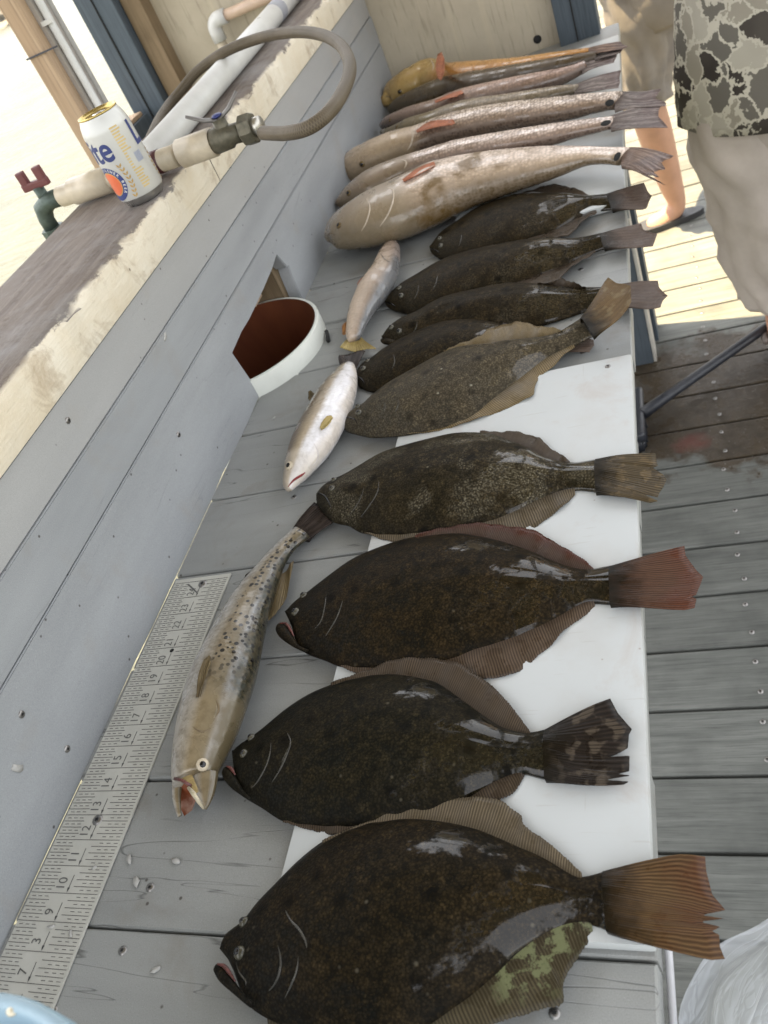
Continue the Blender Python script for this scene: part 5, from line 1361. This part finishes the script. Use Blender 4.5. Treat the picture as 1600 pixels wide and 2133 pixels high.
loft('jaw_bone', [(360, 1604), (364, 1612), (378, 1622), (392, 1630), (406, 1652)], [(384, 1582), (394, 1592), (398, 1606), (404, 1622), (416, 1652)], ([0, 1], [0.036, 0.033]), 0.35, mxm, rt, NS=16, NM=14)
mx_ = MB().tube([np.array(at(u, v, z_)) for u, v, z_ in [(392, 1640, .040), (402, 1652, .040), (414, 1670, .034), (424, 1685, .026)]], [0.0014, 0.0022, 0.0018, 0.0010], 8, flat=0.6)
mx_.build('lip', flatmat('pale_lip', (0.48, 0.42, 0.30), 0.3, 0, 0.4, 200), rt)
MB().tube([np.array(at(u, v, z_)) for u, v, z_ in [(364, 1622, .038), (378, 1625, .041), (398, 1637, .038)]], 0.0016, 6).build('gum', LIP, rt)

roundfish(dict(name='white_trout', label='white-bellied trout lying between the drain and the mottled flounder', cat='trout', mat=TRW, tailm=SMOKE, roll=0.15, gillm=flatmat('gill_pale', (0.5, 0.46, 0.44), 0.3),
    zc=([0, 0.2, 0.5, 0.8, 1], [0.020, 0.027, 0.029, 0.022, 0.016]), k=([0, 0.3, 1], [0.72, 0.76, 0.6]), zt=0.014,
    up=[(612, 1021), (626, 1008), (645, 992), (685, 950), (715, 900), (732, 860), (740, 820), (740, 785), (737, 766)],
    lo=[(600, 1025), (590, 1003), (592, 972), (597, 945), (612, 900), (632, 858), (660, 806), (688, 774), (706, 757)],
    tail=([(708, 762), (706, 748), (708, 741)], [(728, 736), (745, 731), (756, 731)], [(738, 768), (748, 755), (762, 732)]),
    fins=[('pectoral_fin', [(666, 890), (672, 880), (682, 868)], [(690, 864), (694, 870)], [(670, 896), (682, 890), (690, 880)], None, PALEF),
          ('dorsal_fin', [(656, 822), (648, 815), (643, 818)], [(641, 828)], [(650, 836), (645, 836)], 0.02, OLIVE)],
    eyes=[(602, 970, 0.0062)], gills=[([(652, 920), (662, 940), (660, 960), (646, 975)], 0.0011)], mouth=([(600, 1014), (612, 1000), (628, 990), (636, 984)], 0.0017, flatmat('mouth_red', (0.20, 0.02, 0.02), 0.3))))
roundfish(dict(name='pink_trout', label='pinkish trout lying tail towards the camera beside the olive flounder', cat='trout', mat=TRP, tailm=PALEF, roll=0.45,
    zc=([0, 0.2, 0.5, 0.8, 1], [0.020, 0.028, 0.030, 0.024, 0.018]), k=([0, 0.3, 1], [0.76, 0.8, 0.66]), zt=0.014,
    up=[(806, 503), (796, 510), (786, 526), (776, 548), (760, 572), (748, 588), (736, 615), (728, 640), (724, 668), (722, 690), (725, 708)],
    lo=[(822, 503), (830, 516), (833, 540), (830, 570), (821, 598), (804, 624), (786, 645), (766, 676), (756, 696), (752, 708)],
    tail=([(727, 702), (718, 714), (709, 725)], [(724, 728), (738, 731), (756, 729)], [(752, 702), (764, 714), (784, 727)]),
    fins=[('anal_fin', [(726, 668), (718, 674), (713, 682)], [(712, 694), (716, 700)], [(727, 690), (722, 696)], 0.02, PEC2),
          ('pectoral_fin', [(764, 572), (752, 582), (745, 592)], [(743, 604)], [(762, 580), (752, 592), (748, 602)], None, PEC)],
    gills=[([(790, 524), (802, 540), (816, 548)], 0.001)], eyes=[]))

# ================================================================== PEOPLE
def skin_body(name, joints, edges, root_i, mat, parent):
    org = origin_of(parent)
    bm = bmesh.new(); sk = bm.verts.layers.skin.verify()
    vs = []
    for i, (p, r) in enumerate(joints):
        v = bm.verts.new(Vector(p) - org); v[sk].radius = r if hasattr(r, '__len__') else (r, r); v[sk].use_root = (i == root_i); vs.append(v)
    for a, b in edges: bm.edges.new((vs[a], vs[b]))
    me = bpy.data.meshes.new(name); bm.to_mesh(me); bm.free()
    o = bpy.data.objects.new(name, me); COL.objects.link(o); o.parent = parent
    m = o.modifiers.new('skin', 'SKIN'); m.use_smooth_shade = True; m.branch_smoothing = 0.4
    s = o.modifiers.new('sub', 'SUBSURF'); s.levels = 2; s.render_levels = 2
    me.materials.append(mat)
    return o
def rings(name, R, mat, parent, n=44, wr=0.006, seed=0, caps=False, fold=9, thick=0.003):
    """cloth tube: rings (cx, cy, z, rx, ry) with soft folds"""
    rr = random.Random(seed); P = catmull([np.array(r, float) for r in R], 5)
    ph = [rr.uniform(0, 6.28) for _ in range(8)]
    V = []; F = []; uv = []
    m = len(P)
    for i, (cx_, cy_, z, rx, ry) in enumerate(P):
        for k in range(n):
            q = 2 * PI * k / n
            w = wr * (math.sin(3 * q + ph[0] + z * 9) * 0.5 + math.sin(fold * q + ph[1] + 14 * z + 2 * math.sin(z * 17 + ph[2])) * 0.4 + math.sin(z * 46 + 2 * q + ph[3]) * 0.45 * math.sin(2 * q + ph[4]) + math.sin(z * 90 + 5 * q + ph[5]) * 0.2)
            V.append((cx_ + (rx + w) * math.cos(q), cy_ + (ry + w) * math.sin(q), z + 0.004 * math.sin(4 * q + ph[6]) * (i in (0, m - 1)))); uv.append((k / n, i / m))
    for i in range(m - 1):
        for k in range(n): F.append((i * n + k, i * n + (k + 1) % n, (i + 1) * n + (k + 1) % n, (i + 1) * n + k))
    o = mesh(name, V, F, mat, parent, True, uv)
    s = o.modifiers.new('thick', 'SOLIDIFY'); s.thickness = thick; s.offset = -1
    return o
def skin_tone(name, c):
    g = NT(name); o = g.obj(); n = g.noise(o, 25, 5, 0.6); f = g.noise(o, 300, 3)
    return g.done(g.mix(g.ramp(n, [(0.3, 0), (0.7, 1)]), [x * 0.85 for x in c], c), 0.5, g.bump(f, 0.15, 0.001), spec=0.35, sss=0.08)
SK1 = skin_tone('skin_tan', (0.50, 0.27, 0.17)); SK2 = skin_tone('skin_warm', (0.46, 0.27, 0.185))
def cloth(name, c, stain=0.0, st=(0.1, 0.08, 0.06)):
    g = NT(name); o = g.obj(); n = g.noise(o, 9, 5, 0.6); wv = g.noise(g.map(o, (1, 1, 1)), 700, 2)
    cc = g.mix(g.ramp(n, [(0.3, 0), (0.7, 1)]), [x * 0.85 for x in c], [x * 1.08 for x in c])
    if stain: cc = g.mix(g.math('MULTIPLY', g.ramp(g.noise(o, 4, 4, 0.6), [(0.5, 0), (0.62, 1)]), stain), cc, st)
    return g.done(cc, 0.8, g.bump(g.math('ADD', wv, g.math('MULTIPLY', g.noise(o, 24, 4), 3.0)), 0.25, 0.004), spec=0.2)
g = NT('camo_cloth'); o = g.obj()
wob = g.noise(o, 20, 4, 0.6, 0.3, 'Color')
vv = g.new('VectorMath', operation='MULTIPLY_ADD'); g.link(wob, vv.inputs[0]); vv.inputs[1].default_value = (0.075, 0.075, 0.09); g.link(o, vv.inputs[2])
mp = g.map(vv.outputs[0], (1, 1, 0.75))
ed = g.vor(mp, 21, 'DISTANCE_TO_EDGE'); cl = g.vor(mp, 21, 'F1', 'Color')
cr_ = g.ramp(g.sep(cl)[0], [(0.0, (0.040, 0.034, 0.030)), (0.30, (0.135, 0.125, 0.108)), (0.55, (0.30, 0.275, 0.225)), (0.75, (0.40, 0.375, 0.315))], 'CONSTANT')
c = g.mix(g.ramp(ed, [(0.045, 1), (0.065, 0)], 'LINEAR'), cr_, (0.52, 0.49, 0.41))
c = g.mix(g.ramp(g.noise(o, 6, 3), [(0.4, 0), (0.7, 0.25)]), c, (0.2, 0.18, 0.15))
g.done(c, 0.8, g.bump(g.noise(o, 25, 4), 0.3, 0.006), spec=0.2)
CAMO = g.m
TAUPE = cloth('taupe_cloth', (0.42, 0.37, 0.325)); GREYC = cloth('grey_cloth', (0.25, 0.225, 0.195), 0.5, (0.11, 0.105, 0.11))
RUB = flatmat('black_rubber', (0.03, 0.03, 0.032), 0.5, 0, 0.3, 90); SOLE = flatmat('brown_sole', (0.16, 0.12, 0.09), 0.6)
def sandal(px, py, ang, parent, ln=0.27, m1=SOLE, m2=RUB, heel=True):
    c, s = math.cos(ang), math.sin(ang)
    out = []
    for k in range(24):
        q = 2 * PI * k / 24; x = ln / 2 * math.cos(q); y = (0.046 + 0.008 * math.cos(q) - 0.008 * math.exp(-((x + 0.02) / 0.05) ** 2)) * math.sin(q)
        out.append((x, y))
    V = []
    for z in (HD + 0.001, HD + 0.022):
        V += [(px + x * c - y * s, py + x * s + y * c, z) for x, y in out]
    F = [tuple(range(23, -1, -1)), tuple(range(24, 48))] + [(k, (k + 1) % 24, 24 + (k + 1) % 24, 24 + k) for k in range(24)]
    o = mesh('sandal', V, F, m1, parent); shade_auto(o, 40)
    for dx in ((0.055,) if heel else ()):
        A_ = [(px + dx * c - y * s, py + dx * s + y * c, HD + 0.022 + 0.030 * math.sqrt(max(0, 1 - (y / 0.05) ** 2)) + 0.006) for y in np.linspace(-0.049, 0.049, 11)]
        MB().tube(A_, 0.011, 8, flat=0.35).build('strap', m2, o)
    if not heel: return o
    A_ = [(px + (-0.06 - 0.055 * math.sin(t)) * c - 0.043 * math.cos(t) * s, py + (-0.06 - 0.055 * math.sin(t)) * s + 0.043 * math.cos(t) * c, HD + 0.06) for t in np.linspace(0, PI, 12)]
    MB().tube(A_, 0.009, 8, flat=1.0).build('strap', m2, o)
    return o
def body_chain(hip, legs, face, top, arms):
    """joints of a standing body; legs = two lists hip->toe, arms = two lists shoulder->hand"""
    J = [(hip, (0.13, 0.10))]; E = []
    def add(p, r, par): J.append((p, r)); E.append((par, len(J) - 1)); return len(J) - 1
    h = np.array(hip)
    a = add(h + (0, 0, 0.18), (0.125, 0.09), 0); a = add(h + (0, 0, 0.38), (0.14, 0.10), a); ch_ = a
    nk = add(h + (0, 0, 0.52), 0.058, a); a = add(h + (0, 0, 0.585) + face * 0.01, 0.055, nk)
    a = add(h + (0, 0, 0.645) + face * 0.025, (0.078, 0.088), a); a = add(h + (0, 0, 0.735) + face * 0.02, (0.080, 0.092), a); add(h + (0, 0, 0.80) + face * 0.01, (0.055, 0.065), a)
    for lg in legs:
        a = 0
        for p, r in lg: a = add(np.array(p), r, a)
    for ar in arms:
        a = ch_
        for p, r in ar[:-1]: a = add(np.array(p), r, a)
        hand = np.array(ar[-1][0]); w = add(hand, ar[-1][1], a)
        d_ = hand - np.array(ar[-2][0]); d_ = d_ / np.linalg.norm(d_); side = np.cross(d_, (0, 0, 1)); side /= np.linalg.norm(side) + 1e-9
        for k in range(4):
            b = add(hand + d_ * 0.055 + side * (k - 1.5) * 0.021, 0.0095, w); add(hand + d_ * (0.10 + 0.012 * (1.5 - abs(k - 1.3))) + side * (k - 1.5) * 0.024 + np.array((0, 0, -0.012)), 0.008, b)
        b = add(hand + side * 0.045 + d_ * 0.01, 0.011, w); add(hand + side * 0.06 + d_ * 0.045, 0.009, b)
    return J, E
def head_parts(hip, face, parent, hair):
    h = np.array(hip) + (0, 0, 0.70) + face * 0.03; sd = np.array((-face[1], face[0], 0))
    MB().sphere(h + (0, 0, 0.035) - face * 0.02, 0.105, 20, 12, (0.92, 0.92, 0.9)).build('hair', hair, parent)
    for s_ in (-1, 1):
        e = MB().sphere(h + face * 0.083 + sd * 0.032 * s_ + (0, 0, -0.005), 0.013).build('eye', EYE_W, parent)
        MB().sphere(h + face * 0.093 + sd * 0.032 * s_ + (0, 0, -0.005), 0.006).build('pupil', EYE_D, e)

# near person in camouflage shirt
p1 = thing('person', (0.87, 2.12, HD), 'person in camouflage shirt and long taupe shorts at the right edge', 'person')
f1 = np.array((0.25, -0.97, 0.0))
hip1 = (0.88, 2.14, -0.02)
J, E = body_chain(hip1, [[((0.78, 2.13, -0.10), 0.085), ((0.765, 2.10, -0.44), 0.062), ((0.770, 2.115, -0.60), 0.056), ((0.758, 2.125, -0.81), 0.036), ((0.762, 2.10, -0.852), 0.034), ((0.785, 2.02, -0.866), (0.040, 0.017)), ((0.80, 1.97, -0.868), (0.036, 0.013))],
                         [((0.98, 2.16, -0.10), 0.085), ((1.00, 2.15, -0.44), 0.062), ((1.0, 2.18, -0.60), 0.056), ((1.01, 2.20, -0.81), 0.036), ((1.01, 2.18, -0.852), 0.034), ((1.04, 2.10, -0.866), (0.040, 0.017)), ((1.055, 2.05, -0.868), (0.036, 0.013))]],
                  f1, None, [[((0.72, 2.14, 0.40), 0.06), ((0.69, 2.08, 0.17), 0.045), ((0.79, 1.93, 0.24), 0.036), ((0.87, 1.88, 0.27), (0.036, 0.02))], [((1.05, 2.16, 0.40), 0.06), ((1.10, 2.10, 0.17), 0.045), ((1.02, 1.94, 0.23), 0.036), ((0.96, 1.90, 0.26), (0.036, 0.02))]])
skin_body('body', J, E, 0, SK1, p1)
head_parts(hip1, f1, p1, flatmat('hair_brown', (0.06, 0.04, 0.025), 0.7, 0, 0.3, 90))
rings('shirt', [(0.885, 2.15, 0.50, 0.08, 0.07), (0.885, 2.15, 0.46, 0.19, 0.11), (0.885, 2.15, 0.36, 0.225, 0.14), (0.88, 2.145, 0.2, 0.245, 0.155), (0.86, 2.14, 0.02, 0.255, 0.165), (0.852, 2.14, -0.10, 0.265, 0.175), (0.85, 2.135, -0.205, 0.268, 0.18)], CAMO, p1, wr=0.007, seed=3)
sh = rings('shorts', [(0.87, 2.14, 0.06, 0.20, 0.135), (0.868, 2.14, -0.08, 0.235, 0.15), (0.865, 2.14, -0.20, 0.258, 0.158), (0.865, 2.14, -0.27, 0.245, 0.145)], TAUPE, p1, wr=0.005, seed=4)
rings('short_leg', [(0.735, 2.13, -0.14, 0.118, 0.125), (0.722, 2.13, -0.25, 0.128, 0.13), (0.735, 2.125, -0.38, 0.118, 0.12), (0.748, 2.125, -0.53, 0.108, 0.11), (0.762, 2.12, -0.68, 0.087, 0.10), (0.763, 2.12, -0.695, 0.085, 0.098)], TAUPE, p1, wr=0.014, seed=5)
rings('short_leg', [(0.985, 2.15, -0.14, 0.118, 0.125), (1.0, 2.15, -0.25, 0.128, 0.13), (1.0, 2.15, -0.38, 0.118, 0.12), (1.0, 2.17, -0.68, 0.09, 0.10)], TAUPE, p1, wr=0.008, seed=6)
MB().tube([(0.80, 1.985, -0.24), (0.815, 1.98, -0.30), (0.835, 1.985, -0.38)], 0.003, 6).build('zip_pull', flatmat('zip_grey', (0.2, 0.18, 0.16), 0.4), p1)
sandal(0.775, 2.05, -1.33, p1, 0.25, flatmat('taupe_rubber', (0.16, 0.135, 0.12), 0.6), flatmat('taupe_strap', (0.15, 0.125, 0.11), 0.6))
sandal(1.03, 2.13, -1.33, p1, 0.25, flatmat('taupe_rubber', (0.16, 0.135, 0.12), 0.6), flatmat('taupe_strap', (0.15, 0.125, 0.11), 0.6))

# person behind
p2 = thing('person', (0.62, 3.08, HD), 'person in grey shorts and black sandals standing behind the other', 'person')
f2 = np.array((-0.95, -0.3, 0.0))
hip2 = (0.60, 3.14, 0.06)
J, E = body_chain(hip2, [[((0.54, 3.05, -0.06), 0.085), ((0.492, 3.04, -0.42), 0.060), ((0.510, 3.04, -0.56), 0.060), ((0.536, 3.04, -0.77), 0.040), ((0.548, 3.04, -0.842), 0.036), ((0.475, 3.02, -0.862), (0.034, 0.018)), ((0.43, 3.01, -0.866), (0.032, 0.013))],
                         [((0.66, 3.22, -0.06), 0.085), ((0.78, 3.24, -0.42), 0.060), ((0.84, 3.25, -0.60), 0.056), ((0.90, 3.25, -0.80), 0.038), ((0.91, 3.25, -0.85), 0.034), ((0.84, 3.23, -0.864), (0.034, 0.018)), ((0.79, 3.22, -0.866), (0.032, 0.013))]],
                  f2, None, [[((0.60, 2.98, 0.46), 0.06), ((0.62, 2.93, 0.22), 0.045), ((0.50, 2.95, 0.22), 0.036), ((0.43, 2.99, 0.25), (0.036, 0.02))], [((0.64, 3.30, 0.46), 0.06), ((0.66, 3.36, 0.22), 0.045), ((0.54, 3.30, 0.22), 0.036), ((0.46, 3.24, 0.25), (0.036, 0.02))]])
skin_body('body', J, E, 0, SK2, p2)
head_parts(hip2, f2, p2, flatmat('hair_dark', (0.04, 0.03, 0.02), 0.7, 0, 0.3, 90))
rings('shirt', [(0.60, 3.14, 0.60, 0.07, 0.08), (0.60, 3.14, 0.55, 0.11, 0.19), (0.60, 3.14, 0.3, 0.14, 0.22), (0.60, 3.14, 0.05, 0.15, 0.22), (0.60, 3.14, -0.05, 0.155, 0.225)], cloth('grey_shirt', (0.3, 0.3, 0.3)), p2, seed=8)
rings('shorts', [(0.60, 3.14, 0.08, 0.13, 0.19), (0.59, 3.14, -0.02, 0.155, 0.21), (0.585, 3.14, -0.16, 0.165, 0.22), (0.585, 3.14, -0.22, 0.15, 0.20)], GREYC, p2, seed=9)
rings('short_leg', [(0.535, 3.05, -0.06, 0.115, 0.12), (0.528, 3.045, -0.18, 0.108, 0.115), (0.512, 3.04, -0.32, 0.085, 0.10), (0.497, 3.04, -0.43, 0.084, 0.095), (0.496, 3.04, -0.445, 0.083, 0.094)], GREYC, p2, wr=0.015, seed=10)
rings('short_leg', [(0.66, 3.22, -0.06, 0.115, 0.12), (0.70, 3.23, -0.18, 0.108, 0.115), (0.75, 3.235, -0.32, 0.09, 0.10), (0.785, 3.24, -0.44, 0.085, 0.095)], GREYC, p2, wr=0.009, seed=11)
sandal(0.50, 3.03, PI + 0.15, p2, 0.26, RUB, RUB, False); sandal(0.86, 3.24, PI + 0.15, p2, 0.26, RUB, RUB, False)

# ================================================================== DECK BRUSH, BAG, TUB, SCALES
blk = flatmat('black_plastic', (0.018, 0.02, 0.026), 0.4, 0, 0.3, 60)
bs = thing('deck_brush', (0.37, 1.9, HD), 'black long-handled deck brush lying on the wet boards', 'brush')
h0 = np.array(at(1338, 862, HD + 0.05)); h1 = np.array(at(1595, 682, HD + 0.07))
dv = (h1 - h0) / np.linalg.norm(h1 - h0)
MB().tube([h0, h0 + dv * 0.1, h1, h1 + dv * 0.7], [0.017, 0.0135, 0.0135, 0.0135], 14).build('handle', blk, bs)
MB().box((0.335, 1.79, HD + 0.035), (0.392, 2.0, HD + 0.065), 0.01).build('head', blk, bs)
br_ = MB()
for i in range(7):
    for j in range(22):
        x, y = 0.342 + i * 0.0072, 1.797 + j * 0.0093
        br_.tube([(x, y, HD + 0.036), (x + rnd.uniform(-0.006, 0.006), y + rnd.uniform(-0.004, 0.004), HD + 0.001)], 0.0032, 5)
br_.build('bristles', blk, bs)

# plastic bag hanging at the table's side
g = NT('clear_plastic'); o = g.obj()
def crease(sc, dist, w):
    nn = g.noise(o, sc, 2, 0.45, dist)
    return g.ramp(g.math('ABSOLUTE', g.math('SUBTRACT', nn, 0.5)), [(0.0, 1.0), (w, 0.0)])
cr3 = g.noise(o, 7, 3, 0.5, 1.0)
hh = g.math('ADD', g.math('ADD', g.math('MULTIPLY', crease(9, 0.8, 0.09), 0.8), g.math('MULTIPLY', crease(17, 1.4, 0.07), 0.45)), g.math('MULTIPLY', cr3, 1.6))
g.done((0.74, 0.78, 0.84), 0.22, g.bump(hh, 0.5, 0.010), spec=0.6)
tr = g.new('BsdfTransparent'); tl = g.new('BsdfTranslucent'); tl.inputs[0].default_value = (0.75, 0.78, 0.84, 1)
m1_ = g.new('MixShader'); m1_.inputs[0].default_value = 0.45; g.link(g.b.outputs[0], m1_.inputs[1]); g.link(tl.outputs[0], m1_.inputs[2])
m2_ = g.new('MixShader'); g.link(g.ramp(cr3, [(0.4, 0.30), (0.7, 0.60)]), m2_.inputs[0]); g.link(m1_.outputs[0], m2_.inputs[1]); g.link(tr.outputs[0], m2_.inputs[2])
g.link(m2_.outputs[0], g.n['Material Output'].inputs['Surface'])
bag = thing('plastic_bag', (0.58, 0.2, HD + 0.1), 'crumpled clear plastic bag hanging beside the table in the bottom right corner', 'bag')
def crum(q, z, a): return a * (math.sin(3 * q + z * 9 + math.sin(z * 23)) + 0.8 * math.sin(5 * q - z * 14 + 1 + 2 * math.sin(z * 11)) + 0.45 * math.sin(9 * q + z * 21 + 2 + 2 * math.sin(2 * q)))
V = []; F = []; n = 90; lv = np.linspace(0, 1, 46)
for t in lv:
    z = -0.015 - 0.62 * t
    rx = 0.055 + 0.075 * math.sin(PI * min(1, t * 0.9 + 0.1)); ry = 0.085 + 0.10 * math.sin(PI * min(1, t * 0.8 + 0.08))
    if t > 0.9: rx *= 1 - (t - 0.9) * 8; ry *= 1 - (t - 0.9) * 8
    for k in range(n):
        q = 2 * PI * k / n; w = crum(q, z, 0.0035)
        V.append((0.497 + rx + (rx + w) * math.cos(q), 0.165 + 0.05 * t + (ry + w) * math.sin(q), z + 0.006 * math.sin(5 * q) * (1 - t)))
for i in range(len(lv) - 1):
    for k in range(n): F.append((i * n + k, (i + 1) * n + k, (i + 1) * n + (k + 1) % n, i * n + (k + 1) % n))
F.append(tuple((len(lv) - 1) * n + k for k in range(n)))
mesh('film', V, F, g.m, bag)
MB().tube([(0.488, 0.165 + 0.085 * math.cos(t), -0.02 - 0.01 * math.sin(t)) for t in np.linspace(0, PI, 12)], 0.003, 6).build('bag_hem', flatmat('hem', (0.6, 0.6, 0.62), 0.4), bag)

# pale blue tub rim close to the lens
ta, tb_ = np.array(at(0, 2062, 0.30)), np.array(at(156, 2145, 0.30))
md = (ta + tb_) / 2; dd = tb_ - ta; L_ = np.linalg.norm(dd); nn_ = np.array((dd[1], -dd[0], 0)) / L_
if nn_[1] > 0: nn_ = -nn_
RT = 0.115; cen = md + nn_ * math.sqrt(RT * RT - (L_ / 2) ** 2)
tub = thing('blue_tub', (cen[0], cen[1], 0.001), 'blurred pale blue rounded tub in the bottom left corner', 'tub')
MB().lathe([(RT * 0.78, 0.001), (RT * 0.93, 0.27), (RT * 0.99, 0.275), (RT, 0.283), (RT, 0.296), (RT * 0.985, 0.300), (RT * 0.94, 0.298), (RT * 0.93, 0.27), (RT * 0.76, 0.006), (0.001, 0.004)], (cen[0], cen[1], 0), n=64).build('shell', flatmat('pale_blue_plastic', (0.26, 0.37, 0.44), 0.4, 0, 0.1, 14), tub)
q = np.array(at(14, 2090, 0.302)); MB().sphere((q[0], q[1], 0.297), 0.004, sc=(1, 1, 0.4)).build('rivet', flatmat('pale_rivet', (0.55, 0.5, 0.38), 0.3, 0.3), tub)

# loose fish scales and bits of flesh stuck about
FLK = flatmat('scale_flake', (0.40, 0.395, 0.375), 0.35, 0, 0.15, 200)
def flake(u, v, r, on_wall=False, z=0.0016, lab=None):
    p = at_x(u, v, XW + 0.001) if on_wall else at(u, v, z)
    a = rnd.uniform(0, 6); V = []; n = 9
    for k in range(n):
        q = 2 * PI * k / n; rr = r * rnd.uniform(0.7, 1.15); x, y = rr * 1.7 * math.cos(q), rr * 0.75 * math.sin(q)
        x, y = x * math.cos(a) - y * math.sin(a), x * math.sin(a) + y * math.cos(a)
        V.append((p[0], p[1] + x, p[2] + y) if on_wall else (p[0] + x, p[1] + y, p[2] + 0.0003 * math.sin(q * 2)))
    up_ = np.array((0.0012, 0, 0)) if on_wall else np.array((0, 0, 0.0012))
    V = [np.array(v_) for v_ in V]; c0 = sum(V) / n + up_ * 0.35
    V2 = V + [c0] + [v_ - up_ for v_ in V]
    F = [(k, (k + 1) % n, n) for k in range(n)] + [(k, n + 1 + k, n + 1 + (k + 1) % n, (k + 1) % n) for k in range(n)]
    o = mesh('fish_scale', V2, F, FLK, None, True, base=p); tag(o, lab, 'fish scale', 'loose fish scales')
for u, v, r, lb in [(365, 1792, 0.0032, 'white fish scale on the planks below the open trout mouth, nearest the flounder'), (283, 1835, 0.0040, 'round white fish scale on the planks beside a plank screw'),
                    (268, 1790, 0.0036, 'long pale fish scale on the planks just right of the ruler'), (322, 2020, 0.0028, 'fish scale on the planks near the bottom edge beside the ruler'), (570, 870, 0.002, 'tiny fish scale on the planks in front of the drain pipe')]: flake(u, v, r, lab=lb)
for u, v, r, lb in [(105, 1930, 0.0026, 'white fish scale on the ruler left of the nine'), (146, 1945, 0.0026, 'white fish scale on the ruler just below the nine'), (62, 2120, 0.002, 'fish scale on the ruler next to the blue tub'), (196, 1806, 0.0018, 'tiny fish scale on the ruler beside the eleven')]: flake(u, v, r, z=0.0038, lab=lb)
flake(38, 1600, 0.0055, True, lab='leaf-shaped white fish scale stuck low on the grey wall'); flake(345, 702, 0.004, True, lab='small white fish scale stuck high on the grey wall')
